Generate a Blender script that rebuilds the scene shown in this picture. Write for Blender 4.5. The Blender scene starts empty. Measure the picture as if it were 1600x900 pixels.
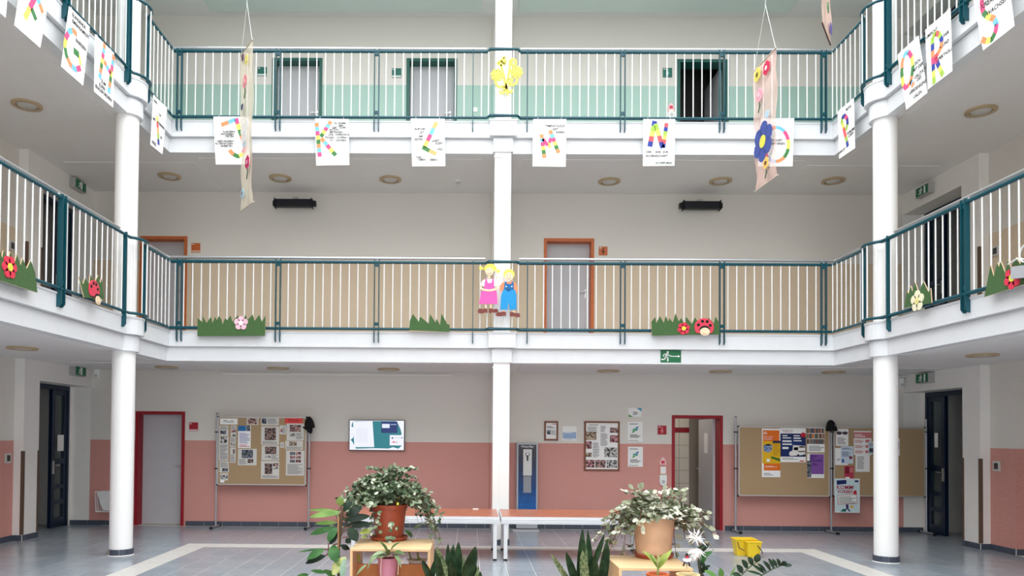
import bpy, bmesh, math, random
from mathutils import Vector, Matrix

# ---------------------------------------------------------------- camera, sky, exposure
SC = bpy.context.scene
COL = SC.collection
H, F, CX, CY = 1.67, 1160.0, 725.0, 657.0
YAW, PITCH, ROLL = 0.0088, 0.0182, 0.0077
RCAM = Matrix.Rotation(YAW, 3, 'Z') @ Matrix.Rotation(math.pi / 2 + PITCH, 3, 'X') @ Matrix.Rotation(ROLL, 3, 'Z')
CAMLOC = Vector((0, 0, H))
cam_data = bpy.data.cameras.new('camera')
cam = bpy.data.objects.new('camera', cam_data)
COL.objects.link(cam)
cam.matrix_world = Matrix.Translation(CAMLOC) @ RCAM.to_4x4()
cam_data.sensor_width = 36.0
cam_data.lens = F / 1600.0 * 36.0
cam_data.shift_x = (800.0 - CX) / 1600.0
cam_data.shift_y = (CY - 450.0) / 1600.0
cam_data.clip_start = 0.05
cam_data.clip_end = 200
SC.camera = cam

world = bpy.data.worlds.new('overcast_sky')
SC.world = world
world.use_nodes = True
bg = world.node_tree.nodes['Background']
bg.inputs[0].default_value = (0.97, 0.985, 1.0, 1)
bg.inputs[1].default_value = 2.2
vs = SC.view_settings
vs.view_transform = 'Standard'
vs.look = 'None'
vs.gamma = 1.0
vs.use_curve_mapping = False
vs.exposure = 1.08
SC.cycles.max_bounces = 10
SC.cycles.diffuse_bounces = 7
SC.cycles.transparent_max_bounces = 12
SC.cycles.sample_clamp_indirect = 6.0


def portal(name, loc, rot, sx, sy):
    d = bpy.data.lights.new(name, 'AREA')
    d.shape = 'RECTANGLE'
    d.size, d.size_y = sx, sy
    d.cycles.is_portal = True
    o = bpy.data.objects.new(name, d)
    o.location = loc
    o.rotation_euler = rot
    COL.objects.link(o)


# ---------------------------------------------------------------- pixel helpers
def ray(u, v):
    return RCAM @ Vector(((u - CX) / F, -(v - CY) / F, -1.0))


def on(ax, u, v, val):
    d = ray(u, v)
    i = 'xyz'.index(ax)
    return CAMLOC + d * ((val - CAMLOC[i]) / d[i])


# ---------------------------------------------------------------- materials
def lin(c):
    return tuple(((x / 255.0) / 12.92 if x / 255.0 <= 0.04045 else ((x / 255.0 + 0.055) / 1.055) ** 2.4) for x in c)


MATS = {}


def mat(name, rgb, rough=0.6, metal=0.0, spec=0.4, noise=0.0, scale=20.0, bump=0.0, alpha=1.0, emit=0.0, trans=0.0, sheen=0.0):
    if name in MATS:
        return MATS[name]
    m = bpy.data.materials.new(name)
    m.use_nodes = True
    nt = m.node_tree
    b = nt.nodes['Principled BSDF']
    c = lin(rgb)
    b.inputs['Base Color'].default_value = (*c, 1)
    b.inputs['Roughness'].default_value = rough
    b.inputs['Metallic'].default_value = metal
    b.inputs['Specular IOR Level'].default_value = spec
    b.inputs['Alpha'].default_value = alpha
    b.inputs['Transmission Weight'].default_value = trans
    if emit:
        b.inputs['Base Color'].default_value = (*[x * .06 for x in c], 1)
        b.inputs['Emission Color'].default_value = (*c, 1)
        b.inputs['Emission Strength'].default_value = emit
    if noise or bump:
        tc = nt.nodes.new('ShaderNodeTexCoord')
        n = nt.nodes.new('ShaderNodeTexNoise')
        n.inputs['Scale'].default_value = scale
        n.inputs['Detail'].default_value = 4
        nt.links.new(tc.outputs['Object'], n.inputs['Vector'])
        if noise:
            r = nt.nodes.new('ShaderNodeValToRGB')
            r.color_ramp.elements[0].position = 0.3
            r.color_ramp.elements[1].position = 0.7
            r.color_ramp.elements[0].color = (*[max(0, x * (1 - noise)) for x in c], 1)
            r.color_ramp.elements[1].color = (*[min(1, x * (1 + noise)) for x in c], 1)
            nt.links.new(n.outputs['Fac'], r.inputs['Fac'])
            nt.links.new(r.outputs['Color'], b.inputs['Base Color'])
        if bump:
            bp = nt.nodes.new('ShaderNodeBump')
            bp.inputs['Strength'].default_value = bump
            bp.inputs['Distance'].default_value = 0.01
            nt.links.new(n.outputs['Fac'], bp.inputs['Height'])
            nt.links.new(bp.outputs['Normal'], b.inputs['Normal'])
    MATS[name] = m
    return m


WHITE = (222, 218, 211)


def grad_mat(name, stops, axis='Z', rough=0.5, noise=0.0, scale=30.0):
    """constant colour bands along an axis of the object (painted wainscot, printed panels)"""
    if name in MATS:
        return MATS[name]
    m = bpy.data.materials.new(name)
    m.use_nodes = True
    nt = m.node_tree
    b = nt.nodes['Principled BSDF']
    b.inputs['Roughness'].default_value = rough
    b.inputs['Specular IOR Level'].default_value = 0.25
    tc = nt.nodes.new('ShaderNodeTexCoord')
    sep = nt.nodes.new('ShaderNodeSeparateXYZ')
    nt.links.new(tc.outputs['Object'], sep.inputs[0])
    mp = nt.nodes.new('ShaderNodeMapRange')
    lo, hi = stops[0][0], stops[-1][0]
    mp.inputs['From Min'].default_value = lo
    mp.inputs['From Max'].default_value = hi
    nt.links.new(sep.outputs['XYZ'.index(axis)], mp.inputs['Value'])
    r = nt.nodes.new('ShaderNodeValToRGB')
    r.color_ramp.interpolation = 'CONSTANT'
    els = r.color_ramp.elements
    els[0].position = 0
    els[0].color = (*lin(stops[0][1]), 0 if stops[0][1] == WHITE else 1)
    els.remove(els[1])
    for z, c in stops[1:-1]:
        e = els.new((z - lo) / (hi - lo))
        e.color = (*lin(c), 0.1 if c == WHITE else 1)
    nt.links.new(mp.outputs[0], r.inputs['Fac'])
    n = nt.nodes.new('ShaderNodeTexNoise')
    n.inputs['Scale'].default_value = scale
    n.inputs['Detail'].default_value = 3
    nt.links.new(tc.outputs['Object'], n.inputs['Vector'])
    mr = nt.nodes.new('ShaderNodeMapRange')
    mr.inputs['From Min'].default_value = 0.3
    mr.inputs['From Max'].default_value = 0.7
    mr.inputs['To Min'].default_value = 1 - noise
    mr.inputs['To Max'].default_value = 1 + noise
    nt.links.new(n.outputs['Fac'], mr.inputs['Value'])
    mx = nt.nodes.new('ShaderNodeMix')
    mx.data_type = 'RGBA'
    mx.blend_type = 'MULTIPLY'
    mx.inputs['Factor'].default_value = 1
    nt.links.new(r.outputs['Alpha'], mx.inputs[0])
    nt.links.new(r.outputs['Color'], mx.inputs[6])
    nt.links.new(mr.outputs[0], mx.inputs[7])
    nt.links.new(mx.outputs[2], b.inputs['Base Color'])
    bp = nt.nodes.new('ShaderNodeBump')
    bp.inputs['Strength'].default_value = 0.15
    bp.inputs['Distance'].default_value = 0.004
    nt.links.new(n.outputs['Fac'], bp.inputs['Height'])
    nt.links.new(bp.outputs['Normal'], b.inputs['Normal'])
    MATS[name] = m
    return m


PINK, BEIGE, GREEN = (208, 150, 141), (216, 197, 172), (172, 202, 191)
M_WALL = grad_mat('painted_wall', [(-0.5, PINK), (1.5, WHITE), (3.0, BEIGE), (4.71, WHITE), (6.2, GREEN), (7.9, WHITE), (10.5, WHITE)],
                  noise=0.15, scale=95, rough=0.7)
M_WHITE = mat('white_plaster', (236, 234, 230), 0.7, noise=0.012, scale=6, bump=0.03)
M_CEIL = mat('ceiling_paint', (234, 233, 231), 0.8, noise=0.012, scale=3)
M_FASCIA = mat('white_fascia_paint', (228, 231, 234), 0.45, noise=0.02, scale=5)
M_COLUMN = mat('white_column_paint', (249, 249, 248), 0.4)
M_TEAL = mat('teal_enamel', (6, 74, 86), 0.3, spec=0.45)
M_BAL = mat('white_enamel_rod', (238, 240, 240), 0.3)
M_STEEL = mat('brushed_steel', (205, 207, 210), 0.32, metal=0.85)
M_ALU = mat('anodised_aluminium', (178, 182, 188), 0.4, metal=0.6)
M_BLACK = mat('black_plastic', (18, 18, 22), 0.5)
M_SKIRT = mat('grey_skirting_tile', (72, 80, 94), 0.4, noise=0.08, scale=40)
M_LINO = mat('gallery_linoleum', (150, 150, 150), 0.5)
M_TILE = mat('grey_floor_tile', (154, 165, 174), 0.2, spec=0.55, noise=0.07, scale=9)
M_TILE2 = mat('grey_floor_tile_warm', (160, 169, 177), 0.22, spec=0.55, noise=0.07, scale=8)
M_BAND = mat('pale_floor_tile', (214, 213, 208), 0.4, noise=0.04, scale=12)
M_GROUT = mat('grout', (206, 205, 200), 0.8)
M_PAPER = mat('paper', (244, 244, 243), 0.7)
M_INK = mat('black_ink', (28, 28, 30), 0.7)


# ---------------------------------------------------------------- mesh builder
class MB:
    def __init__(self):
        self.v, self.f, self.m = [], [], []

    def add(self, vs, fs, mi=0):
        o = len(self.v)
        self.v += [tuple(p) for p in vs]
        self.f += [tuple(i + o for i in f) for f in fs]
        self.m += [mi] * len(fs)
        return self

    def box(self, x0, x1, y0, y1, z0, z1, mi=0):
        x0, x1 = min(x0, x1), max(x0, x1)
        y0, y1 = min(y0, y1), max(y0, y1)
        z0, z1 = min(z0, z1), max(z0, z1)
        vs = [(x0, y0, z0), (x1, y0, z0), (x1, y1, z0), (x0, y1, z0), (x0, y0, z1), (x1, y0, z1), (x1, y1, z1), (x0, y1, z1)]
        return self.add(vs, [(0, 3, 2, 1), (4, 5, 6, 7), (0, 1, 5, 4), (1, 2, 6, 5), (2, 3, 7, 6), (3, 0, 4, 7)], mi)

    def prism(self, pts, d, mi=0):
        """closed outline (list of Vector) extruded by vector d"""
        n = len(pts)
        d = Vector(d)
        vs = [Vector(p) for p in pts] + [Vector(p) + d for p in pts]
        fs = [tuple(range(n))[::-1], tuple(range(n, 2 * n))]
        fs += [(i, (i + 1) % n, (i + 1) % n + n, i + n) for i in range(n)]
        return self.add(vs, fs, mi)

    def tube(self, path, r, n=8, mi=0, cap=True, closed=False):
        path = [Vector(p) for p in path]
        rs = r if isinstance(r, (list, tuple)) else [r] * len(path)
        k = len(path)
        vs, fs = [], []
        up = None
        for i, p in enumerate(path):
            if closed:
                a, b = path[i - 1], path[(i + 1) % k]
            else:
                a, b = path[max(i - 1, 0)], path[min(i + 1, k - 1)]
            t = (b - a)
            t = t.normalized() if t.length > 1e-9 else Vector((0, 0, 1))
            if up is None:
                up = t.orthogonal().normalized()
            up = (up - t * up.dot(t))
            up = up.normalized() if up.length > 1e-6 else t.orthogonal().normalized()
            w = t.cross(up)
            s = 1.0
            if 0 < i < k - 1 or closed:
                e1 = (p - path[i - 1])
                if e1.length > 1e-9:
                    c = abs(e1.normalized().dot(t))
                    s = 1.0 / max(c, 0.6)
            for j in range(n):
                an = 2 * math.pi * j / n
                vs.append(p + (up * math.cos(an) + w * math.sin(an)) * rs[i] * (s if s < 1.3 else 1.3))
        for i in range(k if closed else k - 1):
            for j in range(n):
                a, b = i * n + j, i * n + (j + 1) % n
                c, d = ((i + 1) % k) * n + (j + 1) % n, ((i + 1) % k) * n + j
                fs.append((a, b, c, d))
        if cap and not closed:
            fs.append(tuple(range(n))[::-1])
            fs.append(tuple(range((k - 1) * n, k * n)))
        return self.add(vs, fs, mi)

    def lathe(self, prof, cx, cy, n=24, mi=0, z0=0.0):
        """prof: list of (r, z)"""
        vs, fs = [], []
        for r, z in prof:
            for j in range(n):
                a = 2 * math.pi * j / n
                vs.append((cx + r * math.cos(a), cy + r * math.sin(a), z0 + z))
        for i in range(len(prof) - 1):
            for j in range(n):
                fs.append((i * n + j, i * n + (j + 1) % n, (i + 1) * n + (j + 1) % n, (i + 1) * n + j))
        fs.append(tuple(range(n))[::-1])
        fs.append(tuple(range((len(prof) - 1) * n, len(prof) * n)))
        return self.add(vs, fs, mi)

    def mesh(self, name, mats, smooth=False):
        me = bpy.data.meshes.new(name)
        me.from_pydata(self.v, [], self.f)
        for m in (mats if isinstance(mats, (list, tuple)) else [mats]):
            me.materials.append(m)
        if any(self.m):
            me.polygons.foreach_set('material_index', self.m)
        if smooth:
            me.polygons.foreach_set('use_smooth', [True] * len(self.f))
            try:
                me.set_sharp_from_angle(angle=math.radians(42))
            except Exception:
                pass
        me.update()
        return me

    def build(self, name, mats, parent=None, smooth=False, bevel=0.0, **kw):
        return link(name, self.mesh(name, mats, smooth), parent, bevel=bevel, **kw)


def link(name, me, parent=None, loc=None, bevel=0.0, label=None, cat=None, group=None, kind=None, rot=None):
    o = bpy.data.objects.new(name, me)
    COL.objects.link(o)
    if loc is not None:
        o.location = loc
    if rot is not None:
        o.rotation_euler = rot
    if parent is not None:
        o.parent = parent
        inv = Vector((0, 0, 0))
        p = parent
        if 'world_loc' in ROOTS.get(p.name, {}):
            inv = ROOTS[p.name]['world_loc']
        o.matrix_parent_inverse = Matrix.Translation(-Vector(inv))
    if bevel:
        md = o.modifiers.new('bevel', 'BEVEL')
        md.width = bevel
        md.segments = 2
        md.limit_method = 'ANGLE'
    tag(o, label, cat, group, kind)
    return o


ROOTS = {}


def tag(o, label=None, cat=None, group=None, kind=None):
    if label:
        o['label'] = label
    if cat:
        o['category'] = cat
    if group:
        o['group'] = group
    if kind:
        o['kind'] = kind
    return o


def thing(name, label, cat, loc, group=None):
    o = bpy.data.objects.new(name, None)
    COL.objects.link(o)
    o.empty_display_size = 0.1
    o.location = loc
    ROOTS[o.name] = {'world_loc': Vector(loc)}
    return tag(o, label, cat, group)


def text_mesh(s, size, M, mi_mat, name='lettering', parent=None, align='CENTER', xscale=1.0, bold=0.0):
    cu = bpy.data.curves.new('t', 'FONT')
    cu.body = s
    cu.size = size
    cu.resolution_u = 2
    cu.align_x = align
    cu.align_y = 'CENTER'
    cu.offset = bold
    ob = bpy.data.objects.new('t', cu)
    me = bpy.data.meshes.new_from_object(ob)
    bpy.data.objects.remove(ob)
    bpy.data.curves.remove(cu)
    me.transform(M @ Matrix.Diagonal((xscale, 1, 1, 1)))
    me.materials.clear()
    me.materials.append(mi_mat)
    me.name = name
    return link(name, me, parent)


# ---------------------------------------------------------------- dimensions
C0, CC = 0.435, 0.465
EH, WH, PH, DH = 5.09, 7.37, 7.22, 7.58      # half widths: gallery edge, side wall, pilaster face, side door plane
YB, YE, YW = -5.0, 11.30, 13.20              # behind the camera, gallery edge, back wall
LV = {1: dict(F=3.20, S=2.975, B=2.755), 2: dict(F=6.43, S=6.195, B=5.965)}
ZTOP = 9.17
COLH, COLY, COLR = 5.165, 10.06, 0.148
XF = lambda s, h: C0 + s * h

# ---------------------------------------------------------------- walls
DOORS = {  # name: (u0, u1, level)
    'a': (212, 287, 0), 'b': (1050.5, 1128, 0), 'c': (219, 291, 1), 'd': (850.5, 927, 1), 'e': (426, 502.5, 2), 'f': (636, 713, 2), 'g': (1059, 1137.5, 2)}
FLOORZ = {0: 0.0, 1: 3.20, 2: 6.43}
DOORX = {}
VDOOR = {0: 740, 1: 440, 2: 140}
for k, (u0, u1, l) in DOORS.items():
    DOORX[k] = (on('y', u0, VDOOR[l], YW).x, on('y', u1, VDOOR[l], YW).x, FLOORZ[l], FLOORZ[l] + (2.02 if l == 0 else 1.96))


def holed_wall(mb, xs0, xs1, zs0, zs1, y0, y1, holes):
    xs = sorted({xs0, xs1, *[h[0] for h in holes], *[h[1] for h in holes]})
    zs = sorted({zs0, zs1, *[h[2] for h in holes], *[h[3] for h in holes]})
    for i in range(len(xs) - 1):
        for j in range(len(zs) - 1):
            cx, cz = (xs[i] + xs[i + 1]) / 2, (zs[j] + zs[j + 1]) / 2
            if not any(h[0] < cx < h[1] and h[2] < cz < h[3] for h in holes):
                mb.box(xs[i], xs[i + 1], y0, y1, zs[j], zs[j + 1])


mb = MB()
holed_wall(mb, XF(-1, PH), XF(1, PH), 0, 9.6, YW, YW + 0.25, list(DOORX.values()))
mb.build('wall_back', M_WALL, kind='structure')
# white strips at the ends of the back wall, inside the side niches
mb = MB()
for s in (-1, 1):
    mb.box(XF(s, PH), XF(s, DH + 2.6), YW, YW + 0.25, 0, 9.6)
mb.build('wall_back_ends', M_WHITE, kind='structure')

NICHE_TOP = {0: 2.46, 1: 5.62, 2: 8.85}
for s, nm in ((-1, 'wall_left'), (1, 'wall_right')):
    mb = MB()
    X = XF(s, WH)
    if s < 0:
        mb.box(X, X - 0.3, YB, 11.22, 0, 9.6)
    else:
        mb.box(X, X + 0.3, 10.70, 11.22, 0, 9.6)
        mb.box(X, X + 0.3, YB, 8.9, 0, 9.6)
        mb.box(X, X + 0.3, 8.9, 10.70, 2.56, 9.6)
        mb.box(X + 0.3, X + 0.9, 10.70, 10.9, 0, 2.76)
        mb.box(X + 0.3, X + 0.9, 8.7, 8.9, 0, 2.76)
        mb.box(X + 0.9, X + 1.0, 8.7, 10.9, 0, 2.76)
        mb.box(X + 0.3, X + 0.9, 8.7, 10.9, 2.56, 2.76)
    w = mb.build(nm, M_WALL, kind='structure')
    mb = MB()
    mb.box(XF(s, PH), XF(s, WH + 0.3), 11.22, 11.62, 0, 9.6)
    for l in (0, 1, 2):
        top = LV[l + 1]['B'] + 0.3 if l < 2 else 9.6
        mb.box(XF(s, PH), XF(s, WH + 0.3), 11.62, YW, NICHE_TOP[l], top)
    mb.build('pilaster', M_WHITE, w)
    # side rooms behind the doors, their darkness put into the wall colour
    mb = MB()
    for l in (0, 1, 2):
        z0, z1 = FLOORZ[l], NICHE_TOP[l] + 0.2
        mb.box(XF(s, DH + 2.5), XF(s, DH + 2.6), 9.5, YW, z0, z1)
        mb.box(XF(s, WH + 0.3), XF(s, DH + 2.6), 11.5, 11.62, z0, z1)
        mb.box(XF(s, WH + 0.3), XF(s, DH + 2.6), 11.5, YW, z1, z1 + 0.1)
    mb.build('side_room', mat('side_room_shade_' + nm, (118, 112, 100) if s < 0 else (36, 36, 36), 0.8), w)

# ---------------------------------------------------------------- galleries (slabs) and top ceiling
for l in (1, 2):
    F_, B_ = LV[l]['F'], LV[l]['B'] + 0.012
    mb = MB()
    mb.box(XF(-1, DH + 2.6), XF(1, DH + 2.6), YE + 0.02, YW, B_, F_ - 0.004)
    for s in (-1, 1):
        mb.box(XF(s, EH + 0.02), XF(s, DH + 2.6), YB, YE + 0.02, B_, F_ - 0.004)
    c = mb.build('ceiling', M_CEIL, kind='structure')
    # smooth plasterboard fields standing a little below the ceiling
    zb = B_ - 0.008
    for (x0, x1, y0, y1) in ((XF(-1, EH - .35), CC - .33, 11.55, 13.03), (CC + .33, XF(1, EH - .35), 11.55, 13.03),
                             (XF(-1, WH - .25), XF(-1, EH + .25), 7.2, 11.3), (XF(1, EH + .25), XF(1, WH - .25), 7.2, 11.3),
                             (XF(-1, WH - .4), XF(-1, EH - .2), 11.75, 13.03), (XF(1, EH - .2), XF(1, WH - .4), 11.75, 13.03)):
        MB().box(x0, x1, y0, y1, zb, B_ + .002).build('ceiling_field', M_CEIL, c)
    mb = MB()
    mb.box(XF(-1, DH + 2.6), XF(1, DH + 2.6), YE + 0.02, YW, F_ - 0.004, F_)
    for s in (-1, 1):
        mb.box(XF(s, EH + 0.02), XF(s, DH + 2.6), YB, YE + 0.02, F_ - 0.004, F_)
    mb.build('floor_gallery', M_LINO, kind='structure')
mb = MB()
mb.box(XF(-1, DH + 2.6), XF(1, DH + 2.6), YE, YW + .25, ZTOP, ZTOP + 0.3)
for s in (-1, 1):
    mb.box(XF(s, EH), XF(s, DH + 2.6), YB, YE, ZTOP, ZTOP + 0.3)
c = mb.build('ceiling', M_CEIL, kind='structure')
for (x0, x1) in ((XF(-1, EH), CC - .33), (CC + .33, XF(1, EH))):
    MB().box(x0, x1, 11.6, 12.95, ZTOP - .06, ZTOP + .002).build('ceiling_field', mat('pale_green_ceiling', (214, 226, 220), 0.8), c)
# unseen front wall behind the camera; its assumed window is sized for light
mb = MB()
holed_wall(mb, XF(-1, DH + 2.6), XF(1, DH + 2.6), 0, 9.6, YB - .3, YB, [(XF(-1, 3.45), XF(1, 3.45), 0.3, 4.6)])
wf = mb.build('wall_front', M_WHITE, kind='structure')
for i in range(5):
    x = XF(-1, 3.45) + i * 1.725
    MB().box(x - .04, x + .04, YB - .2, YB - .1, .3, 4.6).build('window_mullion', M_STEEL, wf)
# skylight bars over the hall
mb = MB()
for i in range(9):
    y = YB + (YE - YB) * i / 8
    mb.box(XF(-1, EH), XF(1, EH), y - .05, y + .05, ZTOP + .3, ZTOP + .5)
for i in range(5):
    x = XF(-1, EH) + 2 * EH * i / 4
    mb.box(x - .04, x + .04, YB, YE, ZTOP + .32, ZTOP + .46)
mb.build('window_skylight', M_WHITE, kind='structure')
portal('skylight_portal', (C0, (YB + YE) / 2, ZTOP + .6), (0, 0, 0), 2 * EH, YE - YB)
portal('front_window_portal', (C0, YB - .35, 2.45), (math.radians(90), 0, 0), 6.9, 4.3)


# ---------------------------------------------------------------- gallery edge path
def edge_path(o, yn=YB, bumpc=True):
    """outline of the gallery edge pushed o metres into the hall: left near end -> right near end"""
    R = 0.195 + o
    L = [(XF(-1, EH) + o, yn)]
    dx = (COLH - EH) + o
    a0 = math.acos(max(-1, min(1, dx / R)))
    for i in range(11):
        a = -a0 + 2 * a0 * i / 10
        L.append((XF(-1, COLH) + R * math.cos(a), COLY + R * math.sin(a)))
    L.append((XF(-1, EH) + o, YE - o))
    w, pb = 0.15, 0.09
    mid = [(CC - w - o, YE - o), (CC - w - o, YE - o - pb), (CC + w + o, YE - o - pb), (CC + w + o, YE - o)]
    Rr = [(2 * C0 - x, y) for x, y in L][::-1]
    return L, mid, Rr


for l in (1, 2):
    F_, S_, B_ = LV[l]['F'], LV[l]['S'], LV[l]['B']
    prof = [(-.14, B_), (0, B_), (0, S_ - .02), (-.03, S_ - .02), (-.03, S_), (.055, S_ - .0), (.055, F_ - .012), (.065, F_ - .012), (.065, F_ + .012), (-.14, F_ + .012)]
    rows = []
    for o, z in prof:
        a, b, c = edge_path(max(o, -.13))
        rows.append([(x, y, z) for x, y in a + b + c])
    n = len(rows[0])
    mb = MB()
    vs = [p for r in rows for p in r]
    fs = []
    for i in range(len(prof)):
        i2 = (i + 1) % len(prof)
        for j in range(n - 1):
            fs.append((i * n + j, i * n + j + 1, i2 * n + j + 1, i2 * n + j))
    mb.add(vs, fs)
    mb.build('trim_%d' % l, M_FASCIA, kind='structure')

# ---------------------------------------------------------------- columns
for s, nm in ((-1, 'left'), (1, 'right')):
    x = XF(s, COLH)
    c = thing('column', 'round white column standing on the floor at the %s side of the hall' % nm, 'column', (x, COLY, 0), 'white columns carrying the galleries')
    mb = MB()
    mb.lathe([(COLR, 0.0), (COLR, 2.76)], x, COLY, 40)
    mb.build('shaft', M_COLUMN, c, smooth=True)
    mb = MB().lathe([(COLR, 3.2), (COLR, 5.97)], x, COLY, 40)
    mb.build('shaft', M_COLUMN, c, smooth=True)
    mb = MB().lathe([(COLR, 6.43), (COLR, 9.3)], x, COLY, 40)
    mb.build('shaft', M_COLUMN, c, smooth=True)
    n = 20
    for i in range(n):
        a0, a1 = 2 * math.pi * i / n + .015, 2 * math.pi * (i + 1) / n - .015
        r0, r1 = COLR - .005, COLR + .014
        pts = []
        for k in range(4):
            a = a0 + (a1 - a0) * k / 3
            pts.append(Vector((x + r1 * math.cos(a), COLY + r1 * math.sin(a), 0.0)))
        for k in range(4):
            a = a1 - (a1 - a0) * k / 3
            pts.append(Vector((x + r0 * math.cos(a), COLY + r0 * math.sin(a), 0.0)))
        odd = (s < 0 and i in (12,))
        MB().prism(pts, (0, 0, .085)).build('base_tile', mat('sand_tile', (176, 168, 156), .5) if odd else M_SKIRT, c)
    MB().lathe([(COLR + .02, 0), (COLR + .012, .012)], x, COLY, 30).build('base_joint', M_WHITE, c)
c = thing('column', 'square white column in the middle between the two gallery halves', 'column', (CC, YE, 0), 'white columns carrying the galleries')
cy = YE + .06
for z0, z1 in ((0, 2.76), (3.2, 5.97), (6.43, 9.3)):
    MB().box(CC - .125, CC + .125, cy - .12, cy + .13, z0, z1).build('shaft', M_COLUMN, c, bevel=.006)
for z in (2.70, 5.915):
    MB().box(CC - .135, CC + .0, cy - .135, cy + .0, z - .03, z).build('capital_strip', M_COLUMN, c)
MB().box(CC - .128, CC - .02, cy - .145, cy - .12, .08, 2.67).build('cable_duct', M_COLUMN, c, bevel=.003)
MB().box(CC - .135, CC + .135, cy - .135, cy + .135, 0, .085).build('base_tile', M_SKIRT, c)
mb = MB()
for z0, z1 in ((0, 2.76), (3.2, 5.97), (6.43, 9.17)):
    mb.box(CC - .11, CC + .2, YW - .07, YW, z0, z1)
mb.build('pilaster_back', M_WALL, kind='structure')

# ---------------------------------------------------------------- railings
rod = MB().lathe([(.0085, 0), (.0085, 1.02)], 0, 0, 8).mesh('baluster', M_BAL, True)
SP = 0.1325


def post_bar(mb, p, tan, out, F_):
    """one flat post bar: thin along the rail (tan), deep towards the hall (out), bevelled foot"""
    t, o = Vector(tan) * .006, Vector(out)
    p = Vector(p)
    prof = [(-.075, F_ + 1.06), (-.01, F_ + 1.10), (.02, F_ + 1.10), (.02, F_ - .13), (-.0, F_ - .155), (-.028, F_ - .155), (-.028, F_ + .03), (-.028, F_ + 1.0)]
    prof = [(-.03, F_ + 1.10), (.03, F_ + 1.10), (.03, F_ - .115), (.0, F_ - .155), (-.03, F_ - .155)]
    pts = [p + o * a + Vector((0, 0, z)) - t for a, z in prof]
    mb.prism(pts, t * 2)


def along(path, step, start):
    """points every step metres along a polyline, with tangents"""
    out, s0, acc = [], start, 0.0
    for a, b in zip(path[:-1], path[1:]):
        a, b = Vector(a), Vector(b)
        d = (b - a).length
        while s0 <= acc + d + 1e-9:
            out.append((a + (b - a) * ((s0 - acc) / d), (b - a) / d))
            s0 += step
        acc += d
    return out


RO = 0.085          # rail line, metres outside the lower fascia
for l in (1, 2):
    F_ = LV[l]['F']
    a, b, c3 = edge_path(RO, 4.0)
    i1 = 11
    lpath = a[:i1 + 1]
    w = .15 + RO
    jog = [(CC - w - .02, YE - RO), (CC - w + .03, YE - RO - .085), (CC + w - .03, YE - RO - .085), (CC + w + .02, YE - RO)]
    bpath = [a[i1], a[12]] + jog + [c3[0], c3[1]]
    rpath = c3[1:]
    lev = 'lower' if l == 1 else 'upper'
    for side, path in (('left', lpath), ('back', bpath), ('right', rpath)):
        r = thing('railing', {'left': 'teal railing with white rods on the left arm of the %s gallery' % lev,
                              'back': 'long teal railing with white rods along the back of the %s gallery' % lev,
                              'right': 'teal railing with white rods on the right arm of the %s gallery' % lev}[side],
                  'railing', (path[len(path) // 2][0], path[len(path) // 2][1], F_), 'gallery railings')
        p3 = lambda z, pp=path: [Vector((x, y, z)) for x, y in pp]
        MB().tube(p3(F_ + 1.065), .0205, 10).build('top_rail', M_TEAL, r, smooth=True)
        MB().tube(p3(F_ + .052), .0195, 10).build('bottom_rail', M_TEAL, r, smooth=True)
        # posts: (point, tangent, outward, paired)
        posts = []
        if side == 'back':
            for u in (280.5, 434.5, 588.5, 973, 1128, 1287):
                posts.append((on('y', u, 460 if l == 1 else 135, YE - RO).x, True))
            for u in (739, 824):
                posts.append((on('y', u, 460 if l == 1 else 135, YE - RO).x, False))
            plist = [((x, YE - RO, 0), (1, 0, 0), (0, -1, 0), pr) for x, pr in posts]
        else:
            s = -1 if side == 'left' else 1
            plist = [((XF(s, EH - RO), y, 0), (0, 1, 0), (-s, 0, 0), pr) for y, pr in ((9.70, l == 2), (8.20, True), (6.72, True), (5.24, True))]
            plist.append(((XF(s, EH - RO), 10.315, 0), (0, 1, 0), (-s, 0, 0), False))
        for p, t, o, pr in plist:
            mb = MB()
            tv = Vector(t)
            if pr:
                for k in (-.034, .034):
                    post_bar(mb, Vector(p) + tv * k, t, o, F_)
                for z in (F_ + 1.0, F_ + .1):
                    q = Vector(p)
                    ov = Vector(o)
                    pts = [q + tv * a_ + ov * b_ + Vector((0, 0, z)) for a_, b_ in ((-.03, -.015), (.03, -.015), (.03, .015), (-.03, .015))]
                    mb.prism(pts, (0, 0, .05))
            else:
                post_bar(mb, p, t, o, F_)
            mb.build('post', M_TEAL, r)
        # steel handrail set back behind the top rail, on short brackets
        hin = RO - .065
        ha, hb, hc = edge_path(hin, 4.0)
        if side == 'left':
            runs = [[(ha[0]), (ha[1][0], 9.66)]]
        elif side == 'right':
            runs = [[(hc[-1][0], 9.66), hc[-1]]]
        else:
            runs = [[(ha[12][0], 10.36), ha[12], (CC - .26, ha[12][1])], [(CC + .26, ha[12][1]), hc[0], (hc[0][0], 10.36)]]
        for run in runs:
            MB().tube([(x, y, F_ + 1.142) for x, y in run], .021, 10).build('handrail', M_STEEL, r, smooth=True)
        for p, t, o, pr in plist:
            if side != 'back' and p[1] > 10.2:
                continue
            q = Vector(p) + Vector((0, 0, F_ + 1.085))
            MB().tube([q, q - Vector(o) * .065 + Vector((0, 0, .05))], .007, 6).build('bracket', M_STEEL, r)
        # rods
        pts = along(path, SP, .06)
        for q, t in pts:
            if any((Vector((p[0], p[1])) - q).length < (.055 if pr else .03) for p, _, _, pr in plist):
                continue
            link('baluster', rod, r, loc=(q.x, q.y, F_ + .048))

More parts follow.
